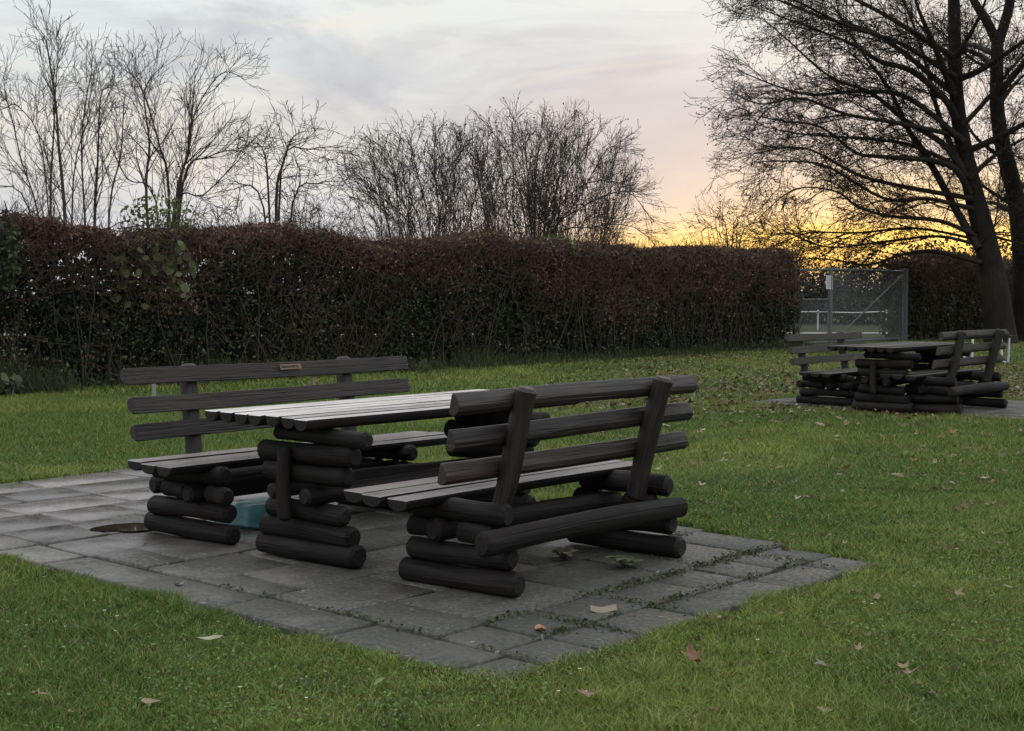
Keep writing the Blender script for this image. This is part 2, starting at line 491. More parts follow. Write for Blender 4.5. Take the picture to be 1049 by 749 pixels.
# second picnic set, further back
DU, DV = 10.75, -2.35
off = U * DU + V * DV
def shift(root, label, du=0, dv=0, rz=0.0):
    c = copy_tree(root); o = off + U * du + V * dv
    c.location = (root.location.x + o[0], root.location.y + o[1], 0); c.rotation_euler.z += rz; c['label'] = label
    return c
table2 = shift(table, 'far picnic table with dark stacked log pedestals, in front of the mesh gate', -.45, .41)
lb2 = shift(left_bench, 'far log bench left of the far table, with green weathered back rails', -.1, .43)
lb2.scale = (.86, 1.0, .91)
for ch in lb2.children:
    if ch.name.startswith('back_rail'):
        ch.data = ch.data.copy(); ch.data.materials[0] = M['far_rail']
        for g in list(ch.children):
            for gg in list(g.children): bpy.data.objects.remove(gg)
            bpy.data.objects.remove(g)
nb2 = shift(near_bench, 'far log bench right of the far table, seen from behind, reddish worn posts', -.30, -.13)
for r_ in (table2, lb2, nb2):
    for ch in r_.children:
        if ch.name.startswith(('seat_plank', 'top_plank')):
            ch.data = ch.data.copy(); ch.data.materials[1] = M['far_plank']
for ch in nb2.children:
    if ch.name.startswith(('back_rail', 'back_post')):
        ch.data = ch.data.copy(); ch.data.materials[0] = M['far_rail']

# ------------------------------------------------------------------ ground, paving, puddle
def sheet(name, x0, x1, y0, y1, z, mat):
    o = np_mesh(name, [(x0, y0, z), (x1, y0, z), (x1, y1, z), (x0, y1, z)], None, [(0, 1, 2, 3)], mat)
    return tag(o, kind='structure')
sheet('ground', -1500, 1500, -200, 2500, -.03, M['ground'])

def pave_end(i, v): return np.where(np.asarray(v) > 0, -.19 * np.asarray(v), 0.0) if i == 0 else np.asarray(v) * 0.0
PAVES = [(-.9, 2.5, -3.6, 2.62), (DU - .20, DU + 2.5, DV - 1.2, DV + 2.95)]
def pave(rect, name, seed):
    r = random.Random(seed)
    u0, u1, v0, v1 = rect
    vs, qs, tint, wear = [], [], [], []
    def slab(a0, a1, b0, b1, small=False):
        g = .0105
        a0 += g * r.uniform(.6, 1.6); a1 -= g * r.uniform(.6, 1.6); b0 += g * r.uniform(.6, 1.6); b1 -= g * r.uniform(.6, 1.6)
        zc = r.uniform(-.007, .003); ta, tb = r.uniform(-.006, .006), r.uniform(-.006, .006); t = r.random()
        b = len(vs); n = 4
        na = max(1, int((a1 - a0) / .1)); nb = max(1, int((b1 - b0) / .1))
        per = [(a0, b0), (a1, b0), (a1, b1), (a0, b1)]
        j = [(r.uniform(-.006, .006), r.uniform(-.006, .006)) for _ in per]
        ac, bc = (a0 + a1) / 2, (b0 + b1) / 2
        for ring, (ins, dz) in enumerate(((0, -.05), (0, -.007), (.007, 0))):
            for (p, q), (jx, jy) in zip(per, j):
                pa = p + jx + (ins if p < ac else -ins); qa = q + jy + (ins if q < bc else -ins)
                x, y = site(pa, qa)
                vs.append((x, y, zc + dz + ta * (pa - ac) + tb * (qa - bc))); tint.append(t)
                wear.append(min(1, max(0, (pa * .02 + (qa - v0) / (v1 - v0)) * 1.2 - .25)) if seed == 4 else .9)
        for rr in range(2):
            for i in range(4):
                i2 = (i + 1) % 4
                qs.append((b + rr * 4 + i, b + rr * 4 + i2, b + rr * 4 + 4 + i2, b + rr * 4 + 4 + i))
        qs.append((b + 8, b + 9, b + 10, b + 11))
    def row(a0, a1, b0, b1, lens):
        a = a0 - r.uniform(0, .4)
        while a < a1:
            e = a + r.choice(lens)
            if e > a1 - .15: e = a1
            if e > a0 + .12: slab(max(a, a0), min(e, a1), b0, b1)
            a = e
    b = v0
    # kerb course along the near-left end, then courses of slabs along u
    bb = v0
    while bb < v1 - .05:
        e = min(v1, bb + r.choice((.5, .75, .5)))
        slab(u0, u0 + .29, bb, e); bb = e
    fi = 0 if seed == 4 else 1
    while b < v1 - 1.25:
        e = b + (.5 if fi else .5)
        row(u0 + .3, u1 + float(pave_end(fi, b + .25)), b, e, (.5, .75, .75, .5)); b = e
    for wd, lens in ((.6, (.5, .75, .6)), (.34, (.3, .5, .35)), (9, (.3, .42, .5))):
        e = min(b + wd, v1); row(u0 + .3, u1 + float(pave_end(fi, (b + e) / 2)), b, e, lens); b = e
    o = np_mesh(name, vs, None, [q[::-1] for q in qs], M['paving'], extra={'tint': tint, 'wear': wear})
    tag(o, kind='structure')
    ve = u1 + float(pave_end(fi, v1))
    vv = [(*site(a, c), -.020) for a, c in ((u0 - .02, v0 - .02), (u1 + .02, v0 - .02), (ve + .02, v1 + .02), (u0 - .02, v1 + .02))]
    d = np_mesh('joint_soil', vv, None, [(3, 2, 1, 0)], M['dirt']); tag(d, kind='structure')
    return o
pave(PAVES[0], 'paving', 4); pave(PAVES[1], 'paving', 9)

def puddle(px, py, rx, ry, seed):
    c = onground(px, py); r = random.Random(seed); n = 36; vs = []
    ph = [r.uniform(0, 6.3) for _ in range(4)]
    for i in range(n):
        a = 2 * math.pi * i / n
        k = 1 + .20 * math.sin(2 * a + ph[0]) + .14 * math.sin(3 * a + ph[1]) + .05 * math.sin(5 * a + ph[2])
        vs.append((c[0] + rx * k * math.cos(a), c[1] + ry * k * math.sin(a), .0055))
    me = bpy.data.meshes.new('puddle'); me.from_pydata(vs, [], [tuple(range(n))]); me.materials.append(M['water'])
    o = bpy.data.objects.new('puddle', me); COL.objects.link(o); tag(o, kind='structure')
puddle(128, 541, .15, .17, 3)

# ------------------------------------------------------------------ hedge line frame
HA = np.array([-7.21, 19.25]); HD = np.array([.679, .734]); HD /= np.linalg.norm(HD); HN = np.array([HD[1], -HD[0]])   # HN looks to the lawn
def hl(s, n):      # s along the hedge, n in front (+) / behind (-)
    q = HA + HD * s + HN * n
    return q
def hedge_n(x, y): return (x - HA[0]) * HN[0] + (y - HA[1]) * HN[1]
def hedge_s(x, y): return (x - HA[0]) * HD[0] + (y - HA[1]) * HD[1]
def px_to_s(px, n=0.0):
    k = (px - PCX) / FPX; a = HA + HN * n
    return (k * a[1] - a[0]) / (HD[0] - k * HD[1])

# ------------------------------------------------------------------ grass
def in_paves(x, y, grow=0.0):
    u, v = to_site(x, y); ins = np.zeros(len(x), bool)
    for i, (a, b, c, d) in enumerate(PAVES):
        nz = (fbm(x, y, .5, 3) - .5) * .30 + (vnoise(x, y, .10, 9) - .5) * .12
        e = np.minimum(np.minimum(u - a, b + pave_end(i, v) - u), np.minimum(v - c, d - v)) + nz * .8 + (.035 if i == 0 else -.05)
        ins |= e > -grow
    return ins

def grass_tone(x, y, n):
    p = fbm(x, y, 1.7, 20)[:, None]; q = fbm(x, y, .35, 25)[:, None]; r = R.rand(n)[:, None]
    a = np.array([.112, .184, .036]); b = np.array([.226, .275, .060]); c = np.array([.40, .34, .15]); d = np.array([.080, .142, .038])
    t = a + (b - a) * np.clip((p - .35) * 2.6, 0, 1)
    t = t + (d - t) * np.clip((q - .55) * 3, 0, 1) * .6
    t = t * (.3 + 1.3 * R.rand(n)[:, None])
    dry = (r > .90)
    t = np.where(dry, c * (.6 + .6 * R.rand(n)[:, None]), t)
    return t

def blades(name, y0, y1, dens, w, hmin, hmax, two, cond=None):
    xm = .46 * y1 + 1.7
    n = int(dens * (y1 - y0) * 2 * xm)
    x = R.uniform(-xm, xm, n); y = R.uniform(y0, y1, n)
    k = np.abs(x) < .45 * y + 1.6
    k &= hedge_n(x, y) > -.3
    x, y = x[k], y[k]
    k = ~in_paves(x, y) & (R.rand(len(x)) < np.clip(1.55 - 1.1 * fbm(x, y, .45, 61), .45, 1)); x, y = x[k], y[k]
    n = len(x)
    lush = .55 + .9 * fbm(x, y, .8, 40) + .5 * (vnoise(x, y, .16, 47) > .8)
    lush = lush + .35 * in_paves(x, y, .08)
    h = R.uniform(hmin, hmax, n) * lush * np.where(R.rand(n) > .985, 1.6, 1)
    a = R.uniform(0, 2 * np.pi, n); lean = R.uniform(.3, 1.5, n) * h; la = R.uniform(0, 2 * np.pi, n)
    ww = w * R.uniform(.6, 1.4, n)
    bx, by = np.cos(a) * ww / 2, np.sin(a) * ww / 2
    dx, dy = np.cos(la) * lean, np.sin(la) * lean
    z0 = np.full(n, -.03)
    tone = grass_tone(x, y, n)
    if two:
        P = np.stack([np.stack([x - bx, y - by, z0], 1), np.stack([x + bx, y + by, z0], 1),
                      np.stack([x + bx * .8 + dx * .35, y + by * .8 + dy * .35, z0 + h * .6], 1), np.stack([x - bx * .8 + dx * .35, y - by * .8 + dy * .35, z0 + h * .6], 1),
                      np.stack([x + dx, y + dy, z0 + h], 1)], 1)
        b = np.arange(n)[:, None] * 5
        return np_mesh(name, P.reshape(-1, 3), b + np.array([[3, 2, 4]]), b + np.array([[0, 1, 2, 3]]), M['grass'], np.repeat(tone, 5, 0))
    P = np.stack([np.stack([x - bx, y - by, z0], 1), np.stack([x + bx, y + by, z0], 1), np.stack([x + dx, y + dy, z0 + h], 1)], 1)
    b = np.arange(n)[:, None] * 3
    return np_mesh(name, P.reshape(-1, 3), b + np.array([[0, 1, 2]]), None, M['grass'], np.repeat(tone, 3, 0))

for args in (('lawn_grass', 3.7, 6.6, 19000, .0034, .030, .045, True), ('lawn_grass', 6.6, 10.5, 8500, .0052, .030, .047, True),
             ('lawn_grass', 10.5, 19, 3200, .009, .033, .056, False), ('lawn_grass', 19, 45, 800, .02, .035, .07, False)):
    tag(blades(*args), kind='stuff')

# ------------------------------------------------------------------ leaf clouds and branches
def leaf_cloud(name, P, size, tone, mat, parent=None, flat=0.0, asp=.6):
    n = len(P); P = np.asarray(P)
    d = R.normal(size=(n, 3)); d[:, 2] *= (1 - flat); d /= np.linalg.norm(d, axis=1)[:, None] + 1e-9
    e = R.normal(size=(n, 3)); e[:, 2] *= (1 - flat); e -= d * np.sum(d * e, 1)[:, None]; e /= np.linalg.norm(e, axis=1)[:, None] + 1e-9
    nn = np.cross(d, e)
    s = np.asarray(size) * R.uniform(.6, 1.4, n); s = s[:, None]
    Q = np.stack([P - d * s * .5, P + e * s * asp * .5 + nn * s * .1 - d * s * .05, P + d * s * .5 + nn * s * .05, P - e * s * asp * .5 + nn * s * .1 - d * s * .05], 1)
    b = np.arange(n)[:, None] * 4
    return np_mesh(name, Q.reshape(-1, 3), None, b + np.array([[0, 1, 2, 3]]), mat, np.repeat(tone, 4, 0), parent)

def round_leaves(name, P, size, tone, mat, parent=None, asp=.8):
    n = len(P); P = np.asarray(P); d = R.normal(size=(n, 3)) * [.7, .7, 1.0]; d /= np.linalg.norm(d, axis=1)[:, None]
    e = R.normal(size=(n, 3)); e -= d * np.sum(d * e, 1)[:, None]; e /= np.linalg.norm(e, axis=1)[:, None]; nn = np.cross(d, e)
    s = (np.asarray(size) * R.uniform(.6, 1.4, n))[:, None]
    out = [(-.5, 0, .04), (-.36, .34, .0), (0, .5, .02), (.34, .33, -.02), (.56, 0, -.1), (.34, -.33, -.02), (0, -.5, .02), (-.36, -.34, .0)]
    pts = [P - nn * s * .07] + [P + d * s * a + e * s * asp * b + nn * s * c for a, b, c in out]
    Q = np.stack(pts, 1); b = np.arange(n)[:, None, None] * 9
    tri = np.array([[0, i, i % 8 + 1] for i in range(1, 9)])[None]
    return np_mesh(name, Q.reshape(-1, 3), (b + tri).reshape(-1, 3), None, mat, np.repeat(tone, 9, 0), parent)

def tubes(name, polys, mat, parent=None):
    """polys: list of (points, radii, sides)"""
    vs, qs = [], []; base = 0
    for pts, rad, sides in polys:
        p = np.asarray(pts, 'f'); n = len(p)
        d = np.gradient(p, axis=0); d /= np.linalg.norm(d, axis=1)[:, None] + 1e-9
        ref = np.array([0, 0, 1.]) if abs(d[0, 2]) < .85 else np.array([1., 0, 0])
        s = np.cross(d, ref); s /= np.linalg.norm(s, axis=1)[:, None] + 1e-9; t = np.cross(s, d)
        a = np.arange(sides) * 2 * np.pi / sides
        r = np.asarray(rad)[:, None, None]
        ring = p[:, None, :] + r * (s[:, None, :] * np.cos(a)[None, :, None] + t[:, None, :] * np.sin(a)[None, :, None])
        vs.append(ring.reshape(-1, 3))
        i = np.arange(n - 1)[:, None] * sides + base; k = np.arange(sides)[None, :]; k2 = (k + 1) % sides
        qs.append(np.stack([i + k, i + k2, i + sides + k2, i + sides + k], 2).reshape(-1, 4)); base += n * sides
    return np_mesh(name, np.concatenate(vs), None, np.concatenate(qs), mat, None, parent, True)

def perp(d, rs):
    a = Vector((rs.gauss(0, 1), rs.gauss(0, 1), rs.gauss(0, 1))); a -= d * a.dot(d)
    return a.normalized() if a.length > 1e-6 else Vector((1, 0, 0))

def grow(rs, p, d, L, r, lvl, cfg, out, tips):
    """one branch and all it bears"""
    c = cfg[lvl]
    n = c.get('seg', 5); pts = [Vector(p)]; d = Vector(d).normalized(); dirs = [d.copy()]
    for i in range(n):
        d = (d + Vector((rs.gauss(0, 1), rs.gauss(0, 1), rs.gauss(0, 1))) * c.get('wig', .1) + Vector((0, 0, c.get('up', 0.05)))).normalized()
        pts.append(pts[-1] + d * (L / n)); dirs.append(d.copy())
    rad = [max(c.get('rmin', .004), r * (1 - .8 * (i / n) ** .9)) for i in range(n + 1)]
    out.append((pts, rad, c.get('sides', 3)))
    bear(rs, pts, dirs, rad, L, lvl, cfg, out, tips)

def bear(rs, pts, dirs, rad, L, lvl, cfg, out, tips):
    c = cfg[lvl]; n = len(pts) - 1
    if lvl + 1 >= len(cfg): tips.append(pts[-1]); return
    nc = cfg[lvl + 1]
    cnt = c.get('per', 4) * L; cnt = int(cnt) + (1 if rs.random() < cnt % 1 else 0)
    for j in range(cnt):
        t = c.get('t0', .25) + (1 - c.get('t0', .25)) * (j + rs.random()) / max(1, cnt)
        f = min(t * n, n - 1e-4); i = int(f); q = pts[i].lerp(pts[i + 1], f - i); dd = dirs[i]
        ang = math.radians(rs.uniform(*c.get('ang', (25, 60))))
        side = perp(dd, rs)
        fl = c.get('flat', None)
        if fl: side.z *= fl; side = (side - dd * side.dot(dd)); side = side.normalized() if side.length > 1e-5 else perp(dd, rs)
        nd = dd * math.cos(ang) + side * math.sin(ang)
        ln = rs.uniform(*nc['len']) * (1.2 - .8 * t if lvl == 0 and c.get('tip') else 1.15 - .55 * t)
        grow(rs, q, nd, ln, max(nc.get('rmin', .004), min(rad[i] * .6, ln * nc.get('rk', .012))), lvl + 1, cfg, out, tips)

def path_branch(pts, r0, r1, sub=4):
    """smooth polyline through given points"""
    p = [Vector(q) for q in pts]; res = []
    for i in range(len(p) - 1):
        a, b, c, d = p[max(i - 1, 0)], p[i], p[i + 1], p[min(i + 2, len(p) - 1)]
        for k in range(sub):
            t = k / sub
            res.append(.5 * ((2 * b) + (c - a) * t + (2 * a - 5 * b + 4 * c - d) * t * t + (3 * b - a - 3 * c + d) * t ** 3))
    res.append(p[-1]); n = len(res)
    rad = [r1 + (r0 - r1) * (1 - i / (n - 1)) ** 1.25 for i in range(n)]
    dirs = [(res[min(i + 1, n - 1)] - res[max(i - 1, 0)]).normalized() for i in range(n)]
    L = sum((res[i + 1] - res[i]).length for i in range(n - 1))
    return res, rad, dirs, L

def finish_tree(name, base, trunk, crown, label, cat='tree', group=None, buds=None, bud_size=.05, bud_tone=(.05, .035, .02), bark='bark', twig='twig'):
    root = empty(name, tuple(base)); mv = np.array(base)
    def loc(polys): return [(np.array([tuple(q) for q in p]) - mv, r, s) for p, r, s in polys]
    tubes('trunk', loc(trunk), M[bark], root)
    if crown: tubes('crown', loc(crown), M[twig], root)
    if buds is not None and len(buds):
        b = np.array([tuple(q) for q in buds]) - mv
        leaf_cloud('foliage', b, np.full(len(b), bud_size), np.array(bud_tone)[None] * R.uniform(.6, 1.5, (len(b), 1)), M['dry'], root)
    tag(root, label, cat, group)
    return root
def clover():
    n = 150000; y = R.uniform(3.9, 12, n); x = R.uniform(-1, 1, n) * (.42 * y + 1.1)
    k = (R.rand(n) < np.clip((fbm(x, y, .9, 90) - .34) * 3.5, .12, 1)) & ~in_paves(x, y, -.02); x, y = x[k], y[k]; n = len(x)
    P = np.stack([x, y, R.uniform(-.012, .012, n)], 1); t = np.array([.115, .20, .055])[None] * R.uniform(.4, 1.7, (n, 1))
    dry = R.rand(n) < .09; t[dry] = np.array([.30, .25, .14]) * R.uniform(.4, 1.1, (dry.sum(), 1))
    tag(leaf_cloud('lawn_clover', P, R.uniform(.007, .016, n), t, M['grass'], None, .45, .8), kind='stuff')
clover()
# ------------------------------------------------------------------ bare trees behind the hedge
def fan_tree(name, seed, Y, base_px, stems, cfg, label, group=None, bud=0.0, extra_stems=0, spread=None, cat='tree', bud_tone=(.06, .045, .025), bsize=.05, lift=1.0):
    """stems: list of (list of px points upward from just above the base, start radius, depth swing)"""
    rs = random.Random(seed); trunk, crown, tips = [], [], []
    k = (base_px - PCX) / FPX; base = np.array([k * Y, Y, -.03])
    for pts, r0, dy in stems:
        P = [Vector((base[0] + (pts[0][0] - base_px) / FPX * Y * .35, base[1] + dy * .15, -.05))]
        for i, (a, b) in enumerate(pts):
            b += (26 if i == len(pts) - 1 else 8) * lift
            P.append(Vector(at(a, b, Y + dy * (i + 1) / len(pts) + rs.uniform(-.12, .12))))
        q, rad, dirs, L = path_branch(P, r0 * (.72 if cfg is not BUSHY else .55), .006)
        trunk.append((q, rad, 6)); bear(rs, q, dirs, rad, L, 0, cfg, crown, tips)
    for j in range(extra_stems):
        a = rs.uniform(*spread[0]); hw = max(spread[0][1] - base_px, base_px - spread[0][0]); top = rs.uniform(*spread[1]) + 18 + 55 * ((a - base_px) / hw) ** 2; dy = rs.uniform(-1.2, 1.2)
        b0 = base + np.array([(a - base_px) / FPX * Y * .6, dy * .6, 0])
        e = at(a + (a - base_px) * .25, top, Y + dy); m_ = (b0 + e) / 2 + np.array([rs.uniform(-.2, .2), rs.uniform(-.2, .2), .2])
        q, rad, dirs, L = path_branch([Vector(b0), Vector(m_), Vector(e)], rs.uniform(.012, .024), .005)
        trunk.append((q, rad, 4)); bear(rs, q, dirs, rad, L, 0, cfg, crown, tips)
    bd = [t for t in tips if rs.random() < bud]
    return finish_tree(name, base, trunk, crown, label, cat, group, bd, bsize, bud_tone, 'pale_twig', 'pale_twig')

ASC = [dict(tip=1, per=4.2, t0=.14, ang=(20, 42)), dict(len=(.6, 1.5), seg=6, wig=.08, up=.10, per=4.2, ang=(25, 50), rk=.010, sides=4), dict(len=(.3, .7), seg=4, wig=.08, up=.04, per=5, ang=(25, 55), rk=.008, rmin=.0038), dict(len=(.14, .4), seg=3, wig=.1, up=.04, rmin=.0034)]
GNARL = [dict(tip=1, per=3.2, t0=.3, ang=(30, 65)), dict(len=(.6, 1.3), seg=6, wig=.16, up=.03, per=4, ang=(30, 65), rk=.012, sides=4), dict(len=(.3, .7), seg=4, wig=.18, up=.03, per=4, ang=(30, 60), rk=.011), dict(len=(.12, .3), seg=3, wig=.15, up=.03, rmin=.005)]
BUSHY = [dict(tip=1, per=5.4, t0=.25, ang=(15, 38)), dict(len=(.5, 1.3), seg=6, wig=.09, up=.03, per=5.6, ang=(18, 45), rk=.008, rmin=.0045, sides=4), dict(len=(.25, .65), seg=4, wig=.11, up=.0, per=5, ang=(20, 55), rk=.008, rmin=.0038), dict(len=(.1, .28), seg=3, wig=.12, up=.0, rmin=.0034)]

GB = 'bare trees behind the hedge'
fan_tree('bare_tree', 1, 24.0, 68, [([(67, 216), (60, 133), (57, 90), (47, 27), (43, -8)], .055, .5), ([(52, 207), (55, 120), (58, 60), (61, 12)], .035, -.6),
    ([(40, 210), (22, 150), (8, 90), (-2, 60)], .028, .8), ([(75, 170), (92, 100), (82, 40)], .025, .9), ([(30, 200), (-5, 175), (-40, 150)], .025, .3), ([(45, 150), (20, 95), (5, 62)], .02, -.9)], ASC,
    'tallest slender bare tree behind the hedge at the far left', group=GB, lift=1.9)
fan_tree('bare_tree', 2, 24.6, 100, [([(97, 213), (100, 150), (103, 83), (111, 32)], .05, -.4), ([(86, 190), (84, 120), (93, 60), (97, 30)], .03, .6), ([(112, 200), (124, 140), (128, 80), (138, 50)], .03, .9)], ASC,
    'thin upright bare tree behind the hedge, next right of the tallest slender one', group=GB, lift=2.2)
fan_tree('bare_tree', 3, 25.0, 168, [([(150, 200), (153, 140), (148, 85), (168, 40)], .05, .5), ([(173, 193), (163, 140), (146, 85), (132, 48)], .045, -.6), ([(180, 203), (192, 150), (197, 107), (200, 45)], .055, .4),
    ([(184, 190), (193, 150), (200, 107), (227, 67), (252, 56)], .035, -.3), ([(187, 182), (213, 153), (247, 147), (273, 150)], .035, .5), ([(178, 205), (208, 192), (236, 165), (252, 130)], .03, -.9), ([(160, 200), (130, 175), (112, 120)], .03, .4)], ASC,
    'forking bare tree with a branch arching right, above the green sprouting shrub', group=GB)
fan_tree('bare_tree', 4, 26.5, 286, [([(283, 200), (290, 160), (300, 133), (313, 108)], .06, .3), ([(275, 190), (270, 147), (260, 120)], .045, -.5), ([(288, 165), (318, 145), (347, 125)], .04, .5), ([(270, 205), (245, 180), (235, 160)], .04, .9), ([(300, 200), (328, 180), (346, 160)], .035, -.8)], GNARL,
    'low gnarled bare tree rising out of a tangle of thin stems', group=GB, extra_stems=30, spread=((215, 360), (165, 215)))
fan_tree('bare_shrub', 5, 29.0, 440, [([(432, 230), (405, 170), (388, 128)], .035, .5), ([(440, 230), (425, 160), (420, 118)], .035, -.8), ([(450, 230), (445, 160), (446, 110)], .04, .9), ([(455, 230), (462, 170), (474, 128)], .035, -.3),
    ([(425, 235), (385, 190), (362, 152)], .035, .4), ([(428, 235), (395, 175), (376, 140)], .03, .8), ([(415, 240), (390, 205), (372, 170)], .03, -1), ([(470, 236), (452, 190), (436, 140)], .03, -1.2)], BUSHY,
    'thinner rounded bare shrub behind the hedge, left of the wide dense one', group=GB, bud=.22, extra_stems=18, spread=((365, 505), (120, 150)))
fan_tree('bare_shrub', 6, 31.0, 552, [([(548, 235), (549, 170), (556, 100)], .07, .4), ([(540, 235), (525, 160), (500, 104)], .045, -.8), ([(552, 225), (560, 150), (582, 100)], .05, .9), ([(536, 240), (505, 185), (482, 120)], .04, .5),
    ([(556, 235), (580, 170), (612, 112)], .05, -.6), ([(565, 237), (590, 200), (622, 145), (640, 130)], .05, .9), ([(566, 238), (590, 208), (640, 188), (668, 200)], .05, -.4), ([(570, 240), (605, 225), (650, 225), (684, 240)], .04, .6),
    ([(530, 243), (488, 235), (484, 200), (500, 182)], .04, -1), ([(545, 230), (536, 160), (530, 98)], .04, 1.2), ([(560, 232), (600, 180), (652, 165)], .04, -1.2)], BUSHY,
    'wide dense rounded bare shrub behind the hedge, one branch arching down right', group=GB, bud=.25, extra_stems=34, spread=((495, 632), (100, 135)))
fan_tree('bare_shrub', 7, 36.5, 748, [([(745, 240), (740, 215), (733, 198)], .03, .4), ([(750, 240), (755, 215), (762, 196)], .03, -.5), ([(758, 240), (775, 220), (790, 205)], .03, .6), ([(740, 242), (726, 225), (718, 212)], .025, -.6)], GNARL,
    'small twiggy shrub standing against the yellow glow, left of the tall right tree', group=GB, bud=.5, extra_stems=14, spread=((718, 800), (200, 235)))

# ------------------------------------------------------------------ the two tall trees on the right
BIG = [dict(per=4.2, t0=.12, ang=(22, 55), flat=.55), dict(len=(.9, 2.3), seg=7, wig=.10, up=-.018, per=6.0, t0=.12, ang=(22, 52), rk=.010, sides=4, flat=.7), dict(len=(.45, 1.05), seg=4, wig=.11, up=-.01, per=6.0, t0=.15, ang=(25, 55), rk=.009, rmin=.006), dict(len=(.16, .46), seg=3, wig=.13, up=.03, rmin=.0055)]
def tall_tree(seed, Y, trunks, limbs, label, base_px, bud, spare):
    rs = random.Random(seed); tr, cr, tips = [], [], []
    base = np.array([(base_px - PCX) / FPX * Y, Y, -.03])
    for pts, radii in trunks:
        P = [Vector(at(a, b, Y + dy)) for a, b, dy in pts]
        q, rad, dirs, L = path_branch(P, 1, 1, 5)
        n = len(q); rr = list(np.interp(np.linspace(0, 1, n), np.linspace(0, 1, len(radii)), radii))
        tr.append((q, rr, 14))
    for pts, r0, dy in limbs:
        pts = [(a + 30 * min(1, max(0, (810 - a) / 80)), b) for a, b in pts]
        P = [Vector(at(a, b, Y + dy * (i / (len(pts) - 1)) ** 1.2)) + Vector((rs.uniform(-.05, .05), rs.uniform(-.15, .15), rs.uniform(-.05, .05))) for i, (a, b) in enumerate(pts)]
        q, rad, dirs, L = path_branch(P, r0, .014)
        rad = [x * .88 for x in rad]; cr.append((q, rad, 7)); bear(rs, q, dirs, rad, L, 0, BIG, cr, tips)
    for j in range(spare):      # limbs to the sides that point at and away from the viewer
        q0, rr, _ = tr[0]; i = rs.randint(int(len(q0) * .35), len(q0) - 2)
        a = rs.choice((1, -1)) * rs.uniform(.5, 2.2); d = Vector((math.cos(a) * .9, math.sin(a), rs.uniform(.1, .7)))
        P = [q0[i]]
        for s_ in range(4): d = d + Vector((rs.gauss(0, .15), rs.gauss(0, .15), rs.gauss(0, .1))); P.append(P[-1] + d * rs.uniform(.9, 1.6))
        q, rad, dirs, L = path_branch(P, min(rr[i] * .6, .11), .014)
        cr.append((q, rad, 6)); bear(rs, q, dirs, rad, L, 0, BIG, cr, tips)
    bd = [t for t in tips if rs.random() < bud]
    return finish_tree('bare_tree', base, tr, cr, label, 'tree', 'tall bare trees on the right', bd, .065, (.03, .02, .013))
tall_tree(21, 38.0, [([(1026, 354, 0), (1023, 330, 0), (1018, 290, .1), (1008, 240, .2), (991, 170, .3), (980, 100, .4), (977, 0, .5), (972, -120, .8), (960, -230, 1)], [.48, .42, .37, .31, .24, .195, .16, .10, .03])],
  [([(981, 122), (967, 103), (933, 73), (900, 63), (877, 50), (857, 37), (800, 20), (742, 6)], .13, -2), ([(987, 172), (963, 145), (930, 123), (893, 93), (850, 77), (800, 37), (762, 18)], .12, 1.5),
   ([(993, 198), (977, 173), (947, 163), (900, 160), (877, 155), (843, 130), (800, 124), (740, 118)], .12, -1), ([(1003, 255), (980, 217), (957, 170), (930, 130), (913, 93), (880, 50), (860, 10), (850, -40)], .15, 2.5),
   ([(1000, 240), (960, 226), (913, 220), (877, 212), (857, 197), (815, 195), (760, 222)], .08, -2.5), ([(1005, 268), (960, 257), (925, 262), (890, 272), (850, 268), (812, 262)], .085, 1),
   ([(978, 90), (955, 43), (940, 0), (930, -50)], .13, -1.5), ([(1001, 252), (960, 243), (905, 248), (850, 252), (800, 238), (765, 246)], .06, -.5), ([(1000, 246), (940, 232), (880, 240), (830, 240), (790, 250), (752, 258)], .05, 2.5), ([(978, 60), (900, 10), (850, -12), (780, -30)], .1, 2), ([(990, 180), (962, 120), (947, 60), (925, 5), (900, -40)], .11, 3),
   ([(995, 205), (940, 193), (880, 180), (830, 155), (780, 150), (728, 138)], .09, 3), ([(985, 145), (930, 100), (880, 95), (830, 98), (780, 85), (725, 72)], .1, .5),
   ([(996, 215), (950, 205), (905, 205), (850, 172), (800, 165), (755, 165)], .08, -3), ([(984, 140), (920, 125), (870, 118), (820, 100), (765, 105), (722, 96)], .085, -2.5), ([(980, 100), (905, 40), (840, 15), (780, 0), (738, -8)], .1, 3),
   ([(979, 80), (920, 45), (870, 25), (810, 0), (760, -15)], .09, -3), ([(988, 170), (930, 150), (870, 140), (815, 138), (760, 128)], .08, 2.2),
   ([(992, 185), (1020, 160), (1060, 140), (1120, 120)], .1, 1), ([(985, 130), (1010, 100), (1045, 60), (1090, 20)], .1, -1), ([(1000, 235), (1025, 245), (1050, 250), (1090, 262)], .07, 1.5), ([(979, 60), (1000, 20), (1020, -30)], .1, -2), ([(1003, 250), (1015, 235), (1024, 200), (1026, 140)], .03, -.6)],
  'largest bare tree, thick trunk before the right hedge, limbs sweeping far left', 1026, .35, 8)
